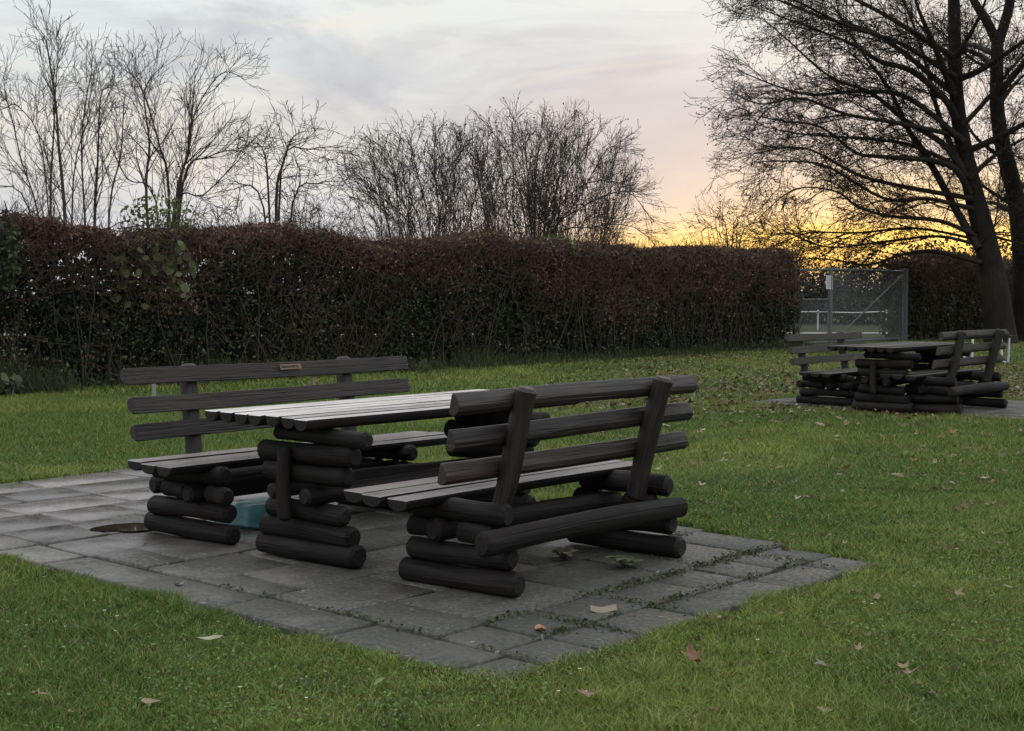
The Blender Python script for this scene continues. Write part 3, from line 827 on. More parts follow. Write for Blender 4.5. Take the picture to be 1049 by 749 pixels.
tall_tree(22, 39.5, [([(1050, 354, 0), (1050, 300, 0), (1047, 250, 0), (1040, 200, .1), (1026, 143, .1), (1021, 100, .1), (1022, 33, .2)], [.40, .34, .29, .25, .22, .195, .16]), ([(1022, 45, .2), (1010, 20, .2), (996, -3, .4), (975, -60, .8)], [.15, .13, .11, .03]), ([(1022, 45, .2), (1032, 14, .1), (1040, -30, -.2), (1050, -110, -.5)], [.16, .14, .12, .03])],
  [([(1044, 215), (1012, 195), (990, 180), (975, 160)], .08, -1.2), ([(1024, 110), (1045, 80), (1080, 60)], .1, 1), ([(1032, 165), (1000, 140), (985, 118), (970, 80)], .08, 1.6), ([(1048, 245), (1075, 215), (1110, 190)], .1, -1), ([(1022, 70), (1000, 62), (975, 40), (950, 20)], .07, -1.5), ([(1040, 200), (1070, 170), (1105, 140)], .1, 1)],
  'second tall bare tree at the right picture edge, its trunk forking high up', 1050, .35, 4)
# ------------------------------------------------------------------ hedge
M['hedge_twig'] = mat_bark('red_brown_hedge_twigs', (.06, .036, .028), (.15, .098, .075))
def hedge(s0, s1, H0, H1, label, seed, dens, leaf):
    root = empty('hedge', (*hl((s0 + s1) / 2, -.6), -.03)); mv = np.array(root.location)
    L = s1 - s0; T = 1.25
    def top(s): return H0 + (H1 - H0) * (s - s0) / L + (fbm(s, s * 0 + seed, 1.7, seed) - .5) * .40 + (vnoise(s, s * 0, .3, seed + 5) - .5) * .30
    def bulge(s, h): return (fbm(s, h * 1.4, 1.3, seed + 11) - .5) * .5 + (vnoise(s, h, .3, seed + 17) - .5) * .18
    def place(n, mode):
        s = R.uniform(s0, s1, n); tp = top(s)
        if mode == 'front':
            h = R.uniform(0.02, 1, n) ** .92 * tp; d = bulge(s, h) - np.abs(R.normal(0, .13, n)) - .10 * (h / tp > .93) * R.rand(n)
        elif mode == 'top':
            h = tp - np.abs(R.normal(0, .10, n)) + .0; d = R.uniform(-T, .05, n) + bulge(s, h) * .5
        elif mode == 'end':
            e = R.rand(n) > .5; h = R.uniform(0, 1, n) * tp; d = R.uniform(-T, 0, n); s = np.where(e, s0 - (bulge(d * 2, h)) * .7, s1 + bulge(d * 2, h) * .7)
        else:
            h = R.uniform(0.02, 1, n) * tp; d = R.uniform(-T, -.15, n)
        # thin places where the light comes through
        hole = fbm(s, h * .8, .5, seed + 31)
        keep = (hole < .57 + .14 * R.rand(n) + .10 * np.clip(s / 14, 0, 1)) | (R.rand(n) < .3)
        low = R.rand(n) < np.clip(.56 + .6 * h / tp, 0, 1)
        k = keep & low
        return s[k], h[k], d[k], tp[k]
    S = [place(int(n), m_) for n, m_ in ((dens * L * 1.75, 'front'), (dens * L * .9, 'top'), (dens * L * 2.3, 'in'), (dens * 3, 'end'))]
    big = np.concatenate([np.full(len(x[0]), f) for x, f in zip(S, (1, 1, 1.9, 1))])
    s, h, d, tp = [np.concatenate(x) for x in zip(*S)]
    xy = HA[None] + HD[None] * s[:, None] + HN[None] * d[:, None]
    P = np.stack([xy[:, 0], xy[:, 1], h - .03], 1)
    n = len(P)
    br = np.clip((h / tp - .50) * 3.2 + (fbm(s, h, 1.5, seed + 41) - .5) * 4.2 + (fbm(s, h, 4., seed + 45) - .5) * 2.6, 0, 1)
    pick = R.rand(n) < br * .92 + .05
    ol = R.rand(n) < np.clip((fbm(s, h, 1.4, seed + 51) - .42) * 3.2, .04, .75)
    brown = np.array([.145, .082, .060]); tan = np.array([.24, .17, .11]); green = np.array([.028, .041, .020]); olive = np.array([.115, .112, .05])
    t = np.where(pick[:, None], brown, green)
    t = np.where((ol & (R.rand(n) < .6))[:, None], olive, t)
    t = np.where((pick & (R.rand(n) < .13))[:, None], tan, t)
    t = t * R.uniform(.35, 1.6, (n, 1))
    leaf_cloud('foliage', P - mv, leaf * big, t, M['leaf'], root, asp=.62)
    rs = random.Random(seed); polys = []
    for i in range(int(L * 12)):
        a = rs.uniform(s0, s1); b = rs.uniform(-T + .1, .12) if rs.random() < .6 else rs.uniform(-.05, .14); H = float(top(np.array([a]))[0]) * rs.uniform(.45, .98)
        q = hl(a, b); p = Vector((q[0], q[1], -.04)) - Vector(mv); pts = [p]; dx = rs.gauss(0, .10)
        for k in range(5):
            dx += rs.gauss(0, .09)
            p = p + Vector((HD[0] * dx * H / 5 * 2, HD[1] * dx * H / 5 * 2, H / 5)) + Vector((rs.gauss(0, .02), rs.gauss(0, .02), 0)); pts.append(p)
        r = rs.uniform(.006, .02); polys.append((pts, [r * (1 - .13 * k) for k in range(6)], 4))
    if s0 < 0:      # pale knot of climbing stems
        for i in range(26):
            a = px_to_s(354) + rs.gauss(0, .22); q = hl(a, .1 + rs.uniform(0, .1)); p = Vector((q[0], q[1], -.03)) - Vector(mv); pts = [p]; d = Vector((rs.gauss(0, .3) * HD[0], rs.gauss(0, .3) * HD[1], 1))
            for k in range(7):
                d = (d + Vector((rs.gauss(0, .45) * HD[0], rs.gauss(0, .45) * HD[1], rs.uniform(-.1, .3)))).normalized(); p = p + d * rs.uniform(.14, .32); pts.append(p)
            r = rs.uniform(.006, .013); polys.append((pts, [r * (1 - .1 * k) for k in range(8)], 5))
    tubes('stems', polys, M['stem'], root)
    polys = []
    for i in range(int(L * 520)):
        a = rs.uniform(s0, s1); tz = float(top(np.array([a]))[0]); up = rs.random() < .24
        b = rs.uniform(-T, .05) if up else rs.gauss(.02, .09); z = tz - rs.uniform(.0, .25) if up else tz * rs.uniform(.05, 1.0) ** .6 - .12
        q = hl(a, b); p = Vector((q[0], q[1], z - .03)) - Vector(mv)
        d = Vector((rs.gauss(0, .6), rs.gauss(0, .45), rs.uniform(.0, 1.2))).normalized(); ln = rs.uniform(.12, .55 if up else .55); rt = rs.uniform(.003, .0065)
        if not up and z < tz * .55 and rs.random() < .7: continue
        polys.append(([p, p + d * ln * .5 + Vector((rs.gauss(0, .02), rs.gauss(0, .02), 0)), p + d * ln], [rt, rt * .8, .0025], 3))
    tubes('shoots', polys, M['hedge_twig'], root)
    tag(root, label, 'hedge')
    return top
SG0, SG1, SG2 = px_to_s(811, -.3), px_to_s(850, -.3), px_to_s(927, -.3)
top_l = hedge(-4.5, SG0 - .1, 2.40, 2.40, 'long brown and dark green hedge running from the left picture edge to the mesh gate', 3, 1750, .062)
hedge(SG2 + .2, SG2 + 15, 2.42, 2.5, 'dark hedge to the right of the mesh gate, behind the tall trees', 8, 1100, .08)

def big_leaves(name, px0, px1, py0, py1, n, size, tone, label, cat, nofs, up=.3, stems=14, shape=.8, dspread=.15, hang=False):
    s = px_to_s((px0 + px1) / 2, nofs); base = hl(s, nofs); root = empty(name, (*base, -.03)); mv = np.array(root.location)
    Y = base[1]; P = []; rs = random.Random(n + int(px0)); polys = []
    cx_, cy_ = (px0 + px1) / 2, (py0 + py1) / 2
    while len(P) < n:
        a, b = rs.uniform(-1, 1), rs.uniform(-1, 1)
        if a * a + b * b > 1 or rs.random() < .3 * (a * a + b * b): continue
        q = at(cx_ + a * (px1 - px0) / 2, cy_ + b * (py1 - py0) / 2, Y + rs.uniform(-dspread, dspread)); P.append(q)
    P = np.array(P) - mv
    (round_leaves if size > .12 else leaf_cloud)('leaves', P, np.full(n, size), np.array(tone)[None] * R.uniform(.6, 1.4, (n, 1)), M['leaf'], root, asp=shape)
    for i in range(stems):
        q = Vector(P[rs.randrange(n)]); st = Vector((rs.gauss(0, .1), rs.gauss(0, .1), 0)) if not hang else Vector(at(rs.uniform(px0 + 10, px1 - 10), py0 - 6, Y + .1)) - Vector(mv); mid = (q + st) / 2 + Vector((rs.gauss(0, .12), rs.gauss(0, .06), .2))
        a, rad, _, _ = path_branch([st, mid, q], .009, .004); polys.append((a, rad, 4))
    tubes('stalks', polys, M['stem'], root)
    return tag(root, label, cat)
big_leaves('bramble', 92, 205, 240, 318, 105, .125, (.095, .105, .045), 'bramble with large pale leaves hanging on the dark left hedge', 'bramble', .22, shape=.85, dspread=.10, hang=True)
big_leaves('leafy_shrub', 120, 205, 200, 250, 420, .085, (.11, .135, .045), 'yellow green leafy shrub poking out of the hedge top above the bramble', 'shrub', -.5, shape=.55, dspread=.35)
big_leaves('leafy_shrub', 540, 594, 240, 268, 330, .075, (.115, .15, .05), 'small bright green tuft growing out of the hedge top below the wide bare shrub', 'shrub', -.35, shape=.5, dspread=.3)
big_leaves('leafy_shrub', -8, 22, 222, 300, 420, .08, (.05, .07, .03), 'dark green leafy shrub growing in the hedge at the left picture edge', 'shrub', .1, shape=.6, dspread=.25, hang=True)
big_leaves('dock_plant', 408, 446, 372, 388, 26, .20, (.085, .10, .045), 'low dock plant with broad pale leaves at the hedge foot', 'plant', .75, stems=6, shape=.5, dspread=.15)
big_leaves('dock_plant', -4, 22, 385, 408, 26, .16, (.085, .10, .045), 'broad leaved weed at the foot of the hedge at the left picture edge', 'plant', .5, stems=6, shape=.55, dspread=.12)

# rank growth along the foot of the hedge
def undergrowth():
    vs, ts, tone = [], [], []
    n = 46000
    s = R.uniform(-4.5, SG2 + 14, n); f = np.abs(R.normal(0, .42, n)) - .12
    k = (s < SG0) | (s > SG2); s, f = s[k], f[k]; n = len(s)
    dens = fbm(s, f, 1.4, 71); k = R.rand(n) < np.clip((dens - .25) * 2.2, .1, 1); s, f, dens = s[k], f[k], dens[k]; n = len(s)
    xy = HA[None] + HD[None] * s[:, None] + HN[None] * f[:, None]
    h = R.uniform(.10, .55, n) * np.where(s > px_to_s(500), .45, 1) * (.5 + dens) * np.clip(1.15 - f, .35, 1); a = R.uniform(0, 6.28, n); w = R.uniform(.006, .013, n) * (1 + s / 30)
    la = R.uniform(0, 6.28, n); le = h * R.uniform(.1, .8, n)
    bx, by = np.cos(a) * w, np.sin(a) * w
    P = np.stack([np.stack([xy[:, 0] - bx, xy[:, 1] - by, h * 0 - .03], 1), np.stack([xy[:, 0] + bx, xy[:, 1] + by, h * 0 - .03], 1), np.stack([xy[:, 0] + np.cos(la) * le, xy[:, 1] + np.sin(la) * le, h - .03], 1)], 1)
    t = np.array([.05, .07, .025])[None] + (np.array([.10, .105, .05]) - np.array([.05, .07, .025]))[None] * R.rand(n, 1)
    t = t * R.uniform(.6, 1.3, (n, 1))
    o = np_mesh('undergrowth', P.reshape(-1, 3), np.arange(n)[:, None] * 3 + np.array([[0, 1, 2]]), None, M['grass'], np.repeat(t, 3, 0))
    tag(o, kind='stuff')
    n = 9000; s = R.uniform(-4.5, SG0, n); f = np.abs(R.normal(0, .22, n)) - .05
    dens = fbm(s, s * 0, .9, 77); k = R.rand(n) < np.clip((dens - .4) * 3, 0, 1); s, f = s[k], f[k]; n = len(s)
    xy = HA[None] + HD[None] * s[:, None] + HN[None] * f[:, None]
    P = np.stack([xy[:, 0], xy[:, 1], R.uniform(0, .35, n) * R.uniform(.3, 1, n)], 1)
    o = leaf_cloud('weed_leaves', P, np.full(n, .065), np.array([.045, .062, .024])[None] * R.uniform(.5, 1.6, (n, 1)), M['leaf'])
    tag(o, kind='stuff')
undergrowth()
# ------------------------------------------------------------------ mesh gate and what lies behind it
def gate():
    c = hl((SG0 + SG2) / 2, -.3); root = empty('mesh_gate', (*c, -.03)); mv = Vector((c[0], c[1], -.03))
    def l(s, h, n=-.3): q = hl(s, n); return Vector((q[0], q[1], h)) - mv
    for s, w, H in ((SG0 + .12, .05, 2.05), (SG1, .055, 2.08), (SG2, .085, 2.10)):
        m = MB(); m.log(l(s, -.05), l(s, H), w, sides=10, seg=3, wob=0, taper=0); m.build('gate_post', M['steel'], root)
    def leaf(s0, s1, h0, h1, brace):
        r = .026
        fr = MB()
        for a, b in (((s0, h0), (s1, h0)), ((s0, h1), (s1, h1))): fr.log(l(*a), l(*b), r * (1.5 if a[1] > 1.8 else 1), sides=8, seg=3, wob=0, taper=0)
        for s in (s0, s1): fr.log(l(s, h0), l(s, h1), r, sides=8, seg=3, wob=0, taper=0)
        f = fr.build('gate_frame', M['steel'], root)
        if brace:
            m = MB(); m.log(l(s0 + .1, h0 + .03, -.27), l(s1 - .05, h1 - .06, -.27), .024, sides=8, seg=3, wob=0, taper=0); m.build('brace_bar', M['steel'], root)
        wires = []; P = .07; w = s1 - s0; h = h1 - h0; k = -h
        while k < w:
            a0 = max(k, 0); a1 = min(k + h, w)
            if a1 > a0 + .01:
                wires.append(([l(s0 + a0, h0 + a0 - k), l(s0 + a1, h0 + a1 - k)], [.0034, .0034], 3))
                wires.append(([l(s0 + a0, h1 - (a0 - k), -.305), l(s0 + a1, h1 - (a1 - k), -.305)], [.0034, .0034], 3))
            k += P
        tubes('wire_mesh', [(np.array([tuple(q) for q in p]), r_, s_) for p, r_, s_ in wires], M['wire'], root)
    leaf(SG0 + .2, SG1 - .09, .08, 1.22, False)
    leaf(SG1 + .09, SG2 - .13, .08, 2.02, True)
    m = MB(); m.log(l(SG0 + .12, 1.98), l(SG1, 2.02), .03, sides=8, seg=3, wob=0, taper=0); m.build('top_rail', M['steel'], root)
    m = MB(); m.box(l(SG1 - .12, 1.1), (.05, .16, .22), (Vector((*HD, 0)), Vector((*HN, 0)), Vector((0, 0, 1)))); m.build('lock_box', M['steel'], root, False)
    tag(root, 'tall grey wire mesh gate with a diagonal brace, between the two hedges', 'gate')
    s = px_to_s(858); q = hl(s, -.26); ax = (Vector((*HD, 0)), Vector((*HN, 0)), Vector((0, 0, 1)))
    sg = empty('notice_sign', (q[0], q[1], 1.68)); m = MB(); m.box((0, 0, 0), (.34, .008, .36), ax); m.build('sign_board', M['white'], sg, False)
    m = MB(); r = random.Random(3)
    for i in range(7):
        w = r.uniform(.18, .28); m.box(ax[0] * ((w - .28) / 2 * .6) + ax[1] * .006 + ax[2] * (.13 - .043 * i), (w, .003, .014), ax)
    m.build('faded_print', M['ink'], sg, False)
    tag(sg, 'small white notice sheet fixed to the upper mesh gate', 'sign')
gate()

def paddock_fence():
    Y = 52.0
    a = at(560, 320, Y); root = empty('rail_fence', (at(868, 320, Y)[0], Y, -.03)); mv = Vector(root.location)
    for i, px in enumerate((690, 738, 790, 838, 908, 965, 1020, 1075)):
        p = at(px, 320, Y + i * .4); m = MB(); m.log(Vector((p[0], p[1], -.05)) - mv, Vector((p[0], p[1], .74)) - mv, .035, sides=8, seg=2, wob=0, taper=0); m.build('fence_post', M['white'], root)
    pts = []
    for i, px in enumerate((690, 738, 790, 838, 874, 908, 965, 1020, 1075)):
        p = at(px, 320, Y + i * .38 - .05); pts.append(Vector((p[0], p[1], .66 - (.04 if i in (4,) else 0))) - mv)
    q, _, _, _ = path_branch(pts, .02, .02); m = MB(); m.path(q, .024); m.build('fence_rail', M['white'], root)
    tag(root, 'low white rail fence in the field beyond the mesh gate', 'fence')
paddock_fence()
# pale track beyond the gate
def track():
    vs = []; 
    for x in np.linspace(-30, 60, 40):
        y = 46.5 + .06 * x + .5 * math.sin(x * .2); vs += [(x, y, -.02), (x, y + 1.7, -.02)]
    q = [(2 * i, 2 * i + 2, 2 * i + 3, 2 * i + 1) for i in range(39)]
    tag(np_mesh('track', vs, None, q, M['road']), kind='structure')
track()

def round_bush(px, Y, w, h, n, tone, label, seed, leaf=.16):
    rs = np.random.RandomState(seed)
    x0 = (px - PCX) / FPX * Y; root = empty('bush', (x0, Y, -.03))
    lobes = [(rs.uniform(-w * .4, w * .4), rs.uniform(-w * .25, w * .25), h * rs.uniform(.25, .72), w * rs.uniform(.18, .32)) for _ in range(9)]
    pts = []
    for _ in range(n):
        a, b, c, r = lobes[rs.randint(9)]; d = rs.normal(size=3); d /= np.linalg.norm(d); k = rs.rand() ** .35 * r
        pts.append((a + d[0] * k * 1.2, b + d[1] * k, max(.02, c + d[2] * k * 1.15)))
    pts = np.array(pts)
    t = np.array(tone)[None] * rs.uniform(.5, 1.5, (n, 1))
    leaf_cloud('foliage', pts, np.full(n, leaf), t, M['leaf'], root)
    polys = []; r2 = random.Random(seed)
    for i in range(34):
        q = Vector(pts[r2.randrange(n)]); q = q + Vector((0, 0, r2.uniform(.1, .5))); st = Vector((r2.gauss(0, .4), r2.gauss(0, .3), 0))
        a, rad, _, _ = path_branch([st, (q + st) / 2 + Vector((r2.gauss(0, .2), r2.gauss(0, .2), .2)), q], .03, .006, 3); polys.append((a, rad, 4))
    tubes('branches', polys, M['bark'], root)
    tag(root, label, 'bush')
for a in ((800, 62, 6, 3.0, 3000, (.05, .045, .03), 'brown green bush far behind the left gate leaf', 1), (838, 66, 5, 3.0, 2600, (.07, .06, .045), 'thin greyish bush far behind the gate, right beside the gate post', 2),
          (872, 64, 5.5, 3.1, 3200, (.035, .045, .02), 'dark green bush far behind the middle of the mesh gate', 3), (908, 62, 5, 3.3, 3200, (.03, .036, .02), 'darkest bush far behind the braced end of the gate', 4),
          (955, 60, 6, 3.6, 3400, (.045, .038, .03), 'tall brownish bush beyond the right hedge, next to the big trunk', 5), (1000, 64, 7, 3.8, 3400, (.04, .036, .028), 'broad brown bush beyond the right hedge behind the big trunk', 6),
          (1045, 60, 6, 3.6, 3200, (.04, .036, .026), 'brown bush beyond the right hedge at the right picture edge', 7), (765, 66, 6, 2.9, 2400, (.05, .04, .03), 'low brown bush behind the right end of the long hedge', 8)):
    round_bush(*a)
# ------------------------------------------------------------------ small things
def tub():
    x, y = site(.70, -.78); root = empty('plastic_tub', (x, y, .004), ANG + .12)
    def ring(w, d, z, r=.1, n=6):
        out = []
        for (sx, sy, a0) in ((1, 1, 0), (-1, 1, 90), (-1, -1, 180), (1, -1, 270)):
            for i in range(n + 1):
                a = math.radians(a0 + 90 * i / n); out.append((sx * (w - r) + r * math.cos(a), sy * (d - r) + r * math.sin(a), z))
        return out
    prof = [(.27, .21, .0), (.27, .21, .018), (.25, .19, .024), (.24, .18, .055), (.18, .115, .118), (.165, .10, .124), (.14, .08, .126)]
    vs, fs = [], []; rings = [ring(*q, r=min(.1, q[1] * .6)) for q in prof]; n = len(rings[0])
    for r in rings: vs += r
    for i in range(len(rings) - 1):
        for k in range(n): fs.append((i * n + k, i * n + (k + 1) % n, (i + 1) * n + (k + 1) % n, (i + 1) * n + k))
    fs.append(tuple(range((len(rings) - 1) * n, len(rings) * n)))
    me = bpy.data.meshes.new('tub_shell'); me.from_pydata(vs, [], fs); me.materials.append(M['tub']); me.update()
    for p in me.polygons: p.use_smooth = len(p.vertices) == 4
    o = bpy.data.objects.new('tub_shell', me); COL.objects.link(o); o.parent = root
    m = MB(); m.path([(x_, y_, .012) for x_, y_, _ in ring(.272, .212, 0)] + [ring(.272, .212, 0)[0][:2] + (.012,)], .008, 6); m.build('rim', M['tub'], root)
    tag(root, 'upturned turquoise plastic tub lying under the left bench on the near paving', 'tub')
tub()

def bag():
    q = onground(857, 404); r = random.Random(4); vs, fs = [], []; nr, ns = 9, 18
    for i in range(nr + 1):
        th = math.pi * i / nr
        for k in range(ns):
            a = 2 * math.pi * k / ns; w = 1 + .22 * math.sin(3 * a + i) + r.uniform(-.1, .1)
            vs.append((.13 * w * math.sin(th) * math.cos(a) + .02 * r.random(), .10 * w * math.sin(th) * math.sin(a), max(0, .10 + .115 * math.cos(th) * (1 + .15 * math.sin(2 * a)))))
    for i in range(nr):
        for k in range(ns): fs.append((i * ns + k, (i + 1) * ns + k, (i + 1) * ns + (k + 1) % ns, i * ns + (k + 1) % ns))
    me = bpy.data.meshes.new('plastic_bag'); me.from_pydata(vs, [], fs); me.materials.append(M['bag']); me.update()
    o = bpy.data.objects.new('plastic_bag', me); COL.objects.link(o); o.location = (q[0], q[1], 0)
    tag(o, 'crumpled pale blue plastic bag lying under the far left bench', 'bag')
bag()

def stake(px, py_top, py_base, cap, label):
    q = onground(px, py_base); t = at(px, py_top, q[1])[2]
    root = empty('marker_stake', (q[0], q[1], -.03)); m = MB()
    m.box((0, 0, (t + .03) / 2), (.045, .02, t + .03)); m.build('stake_board', M['stake'] if not cap else M['tan'], root, False)
    m = MB()
    if cap: m.log((0, 0, t + .02), (0, 0, t + .075), .042, sides=10, seg=2, wob=0); m.build('cap', M['redcap'], root)
    else: m.box((0, 0, t + .035), (.05, .024, .012)); m.build('cap', M['stake'], root, False)
    tag(root, label, 'stake')
stake(158, 392, 409, False, 'small pale grey stake in the grass behind the left bench')
stake(322, 385, 398, True, 'small stake with a faded red cap in the grass behind the left bench')

def sled_bench():
    root = empty('tube_leg_bench', (8.9, 25.9, -.03)); mv = Vector(root.location)
    ends = []
    for a, b in (((983, 372), (1001, 378)), ((1023, 370), (1036, 374.5))):
        p, q = onground(*a), onground(*b)
        c = (p + q) / 2; d = (q - p); d = d / np.linalg.norm(d) * .42
        p, q = Vector(c - d), Vector(c + d); dd = (q - p).normalized(); z = Vector((0, 0, .02))
        pts = [p - dd * .10 + Vector((0, 0, .52)), p - dd * .02 + Vector((0, 0, .10)), p + dd * .06 + z, (p + q) / 2 + z, q - dd * .06 + z, q + dd * .02 + Vector((0, 0, .10)), q + dd * .10 + Vector((0, 0, .52))]
        sm, _, _, _ = path_branch([v - mv for v in pts], 1, 1, 4); m = MB(); m.path(sm, .024); m.build('leg_loop', M['white'], root); ends.append((p, q))
    (p0, q0), (p1, q1) = ends
    for t in (.12, .5, .88):
        a = p0.lerp(q0, t); b = p1.lerp(q1, t); e = (b - a).normalized() * .12; m = MB()
        m.prism([(-.13, -.02), (.13, -.02), (.13, .02), (-.13, .02)], a - e + Vector((0, 0, .545)) - mv, b + e + Vector((0, 0, .545)) - mv, (0, 0, 1), seed=int(t * 10)); m.build('seat_board', M['log'], root)
    tag(root, 'low bench on pale bent tube legs, behind the far right log bench', 'bench')
sled_bench()

# ---- fallen leaves
LEAF_TONES = [(.20, .135, .07), (.27, .20, .105), (.15, .08, .042), (.36, .30, .19), (.13, .095, .055), (.24, .13, .055)]
def leaf_mesh(seed, kind):
    r = random.Random(seed); pts = []
    if kind == 'maple':
        lobes = [(-125, .55), (-68, .85), (0, 1.0), (68, .85), (125, .55)]
        for i, (a, L) in enumerate(lobes):
            L *= r.uniform(.85, 1.1); a += r.uniform(-6, 6)
            for da, f in ((-22, .55), (-11, .78), (0, 1.0), (11, .78), (22, .55)): pts.append((math.radians(a + da), L * f))
            if i < 4: pts.append((math.radians((a + lobes[i + 1][0]) / 2), .36))
        pts.append((math.radians(180), .16))
        xy = [(math.sin(a) * l * .5, math.cos(a) * l * .5) for a, l in pts]
    else:
        n = 18; xy = []
        for i in range(n):
            t = 2 * math.pi * i / n; xy.append((math.sin(t) * .24 * (1 + .12 * math.sin(t)), math.cos(t) * .5))
    cu, cv, tw = r.uniform(.5, 1.6), r.uniform(-.3, 1.0), r.uniform(-.8, .8)
    def z(x, y): return cu * x * x + cv * y * y + tw * x * y + .015 * math.sin(14 * x + 9 * y)
    vs = [(0, 0, z(0, 0))]; fs = []; m_ = len(xy)
    for f in (.5, 1.0): vs += [(x * f, y * f, z(x * f, y * f)) for x, y in xy]
    for k in range(m_):
        k2 = (k + 1) % m_; fs.append((0, 1 + k2, 1 + k)); fs.append((1 + k, 1 + k2, 1 + m_ + k2, 1 + m_ + k))
    b = len(vs); s = r.uniform(.25, .45)          # stalk
    vs += [(-.008, -.1, z(0, -.1)), (.008, -.1, z(0, -.1)), (.01 + .1 * tw, -.5 - s, .05), (-.006 + .1 * tw, -.5 - s, .05)]; fs.append((b, b + 1, b + 2, b + 3))
    zmin = min(v[2] for v in vs); vs = [(x, y, q - zmin) for x, y, q in vs]
    return vs, fs
LEAVES = {}
def leaf_data(seed, kind, tone):
    key = (seed, kind, tone)
    if key not in LEAVES:
        vs, fs = leaf_mesh(seed, kind); me = bpy.data.meshes.new('fallen_leaf'); me.from_pydata(vs, [], fs); me.materials.append(M['dry']); me.update()
        a = me.color_attributes.new('tone', 'FLOAT_COLOR', 'POINT'); rr = np.random.RandomState(seed)
        c = np.ones((len(vs), 4), 'f'); c[:, :3] = np.array(tone)[None] * rr.uniform(.75, 1.2, (len(vs), 1)); a.data.foreach_set('color', c.ravel())
        LEAVES[key] = me
    return LEAVES[key]
def put_leaf(x, y, z, size, kind, seed, tone, label, group=None, tilt=.25):
    r = random.Random(seed * 7 + int(x * 1000)); o = bpy.data.objects.new('fallen_leaf', leaf_data(seed, kind, tone)); COL.objects.link(o)
    o.location = (x, y, z); o.scale = (size,) * 3; o.rotation_euler = (r.uniform(-tilt, tilt), r.uniform(-tilt, tilt), r.uniform(0, 6.28))
    return tag(o, label, 'leaf', group)
SPECIAL = [
 (712, 682, .165, 'maple', 44, (.18, .085, .045), 'large curled red brown leaf standing up in the front right grass', .5),
 (36, 719, .085, 'maple', 2, (.24, .12, .075), 'brown curled leaf in the grass in the lower left corner', .8),
 (215, 658, .10, 'oval', 3, (.34, .33, .20), 'long pale yellow leaf lying in the front left grass', .1),
 (603, 715, .11, 'maple', 4, (.22, .13, .08), 'flat brown leaf in the grass at the bottom middle of the picture', .2),
 (740, 638, .10, 'maple', 5, (.25, .15, .09), 'light brown leaf in the grass just off the near right paving edge', .3),
 (406, 674, .075, 'maple', 6, (.22, .10, .06), 'orange brown leaf where the paving corner meets the front grass', .3),
 (843, 687, .10, 'maple', 7, (.16, .15, .11), 'dark grey leaf in the grass at the lower right', .5),
 (971, 567, .13, 'maple', 8, (.40, .31, .20), 'pale upturned leaf in the grass right of the paving tip', .6),
 (1014, 662, .12, 'maple', 9, (.32, .22, .13), 'pale brown leaf in the right foreground grass', .4),
 (930, 693, .085, 'maple', 10, (.24, .13, .10), 'pinkish brown leaf in the lower right grass', .15),
 (807, 560, .10, 'maple', 11, (.26, .10, .055), 'rusty brown leaf on the paving by its right hand corner', .4),
 (865, 484, .14, 'maple', 12, (.30, .17, .09), 'orange brown leaf out on the middle of the lawn', .4),
 (980, 611, .09, 'maple', 13, (.24, .17, .08), 'small olive brown leaf on the lawn above the pale brown leaf', .3),
 (553, 643, .095, 'oval', 14, (.34, .17, .11), 'orange oval leaf on the small front paving slabs', .1),
 (391, 703, .06, 'oval', 15, (.16, .2, .06), 'small green leaf in the grass at the bottom, below the paving corner', .4),
 (184, 597, .085, 'maple', 16, (.32, .25, .17), 'pale brown leaf on the left part of the near paving edge', .2),
 (150, 556, .05, 'maple', 17, (.07, .055, .04), 'dark leaf scrap on the paving beside the left bench foot', .3),
]
for px, py, sz, kind, sd, tone, lab, tilt in SPECIAL:
    q = onground(px, py, .012); u_, v_ = to_site(q[0], q[1])
    on = bool(in_paves(np.array([q[0]]), np.array([q[1]]))[0])
    put_leaf(q[0], q[1], .004 if on else .022 + tilt * sz * .22, sz, kind, sd, tone, lab, None, tilt)
# wedge of bark / broken tile on the slabs
def bark_piece():
    q = onground(620, 627); m = MB(); m.prism([(-.03, 0), (.03, 0), (.016, .016), (-.012, .022)], (-.065, .012, 0), (.05, .0, .0), (0, .1, 1), seed=4, seg=5, wob=.006, bev=.02)
    o = m.build('bark_piece', M['tan'], None); o.location = (q[0], q[1], .004); o.rotation_euler = (0, 0, .12)
    tag(o, 'pale wedge of wood lying on the small front slabs', 'wood piece')
bark_piece()
G_L = 'small dry leaves scattered on the lawn'
rl = random.Random(77); nput = 0
while nput < 280:
    # thickest on the lawn between the paved squares, thinning to the front
    px = rl.uniform(600, 1049) if rl.random() < .85 else rl.uniform(0, 620); py = 408 + 330 * rl.random() ** 1.9
    if px < 600 and py < 600: continue
    if py > 560 and rl.random() < .8: continue
    q = onground(px, py, .01); x, y = np.array([q[0]]), np.array([q[1]])
    if in_paves(x, y)[0]: continue
    nput += 1
    put_leaf(q[0], q[1], rl.uniform(.0, .014), rl.uniform(.05, .10) * (1.3 if py < 520 else .8), 'maple' if rl.random() < .75 else 'oval', 30 + rl.randrange(5), LEAF_TONES[rl.randrange(6)], 'small dry leaf scattered loose on the mown lawn', G_L, rl.uniform(.15, .6))

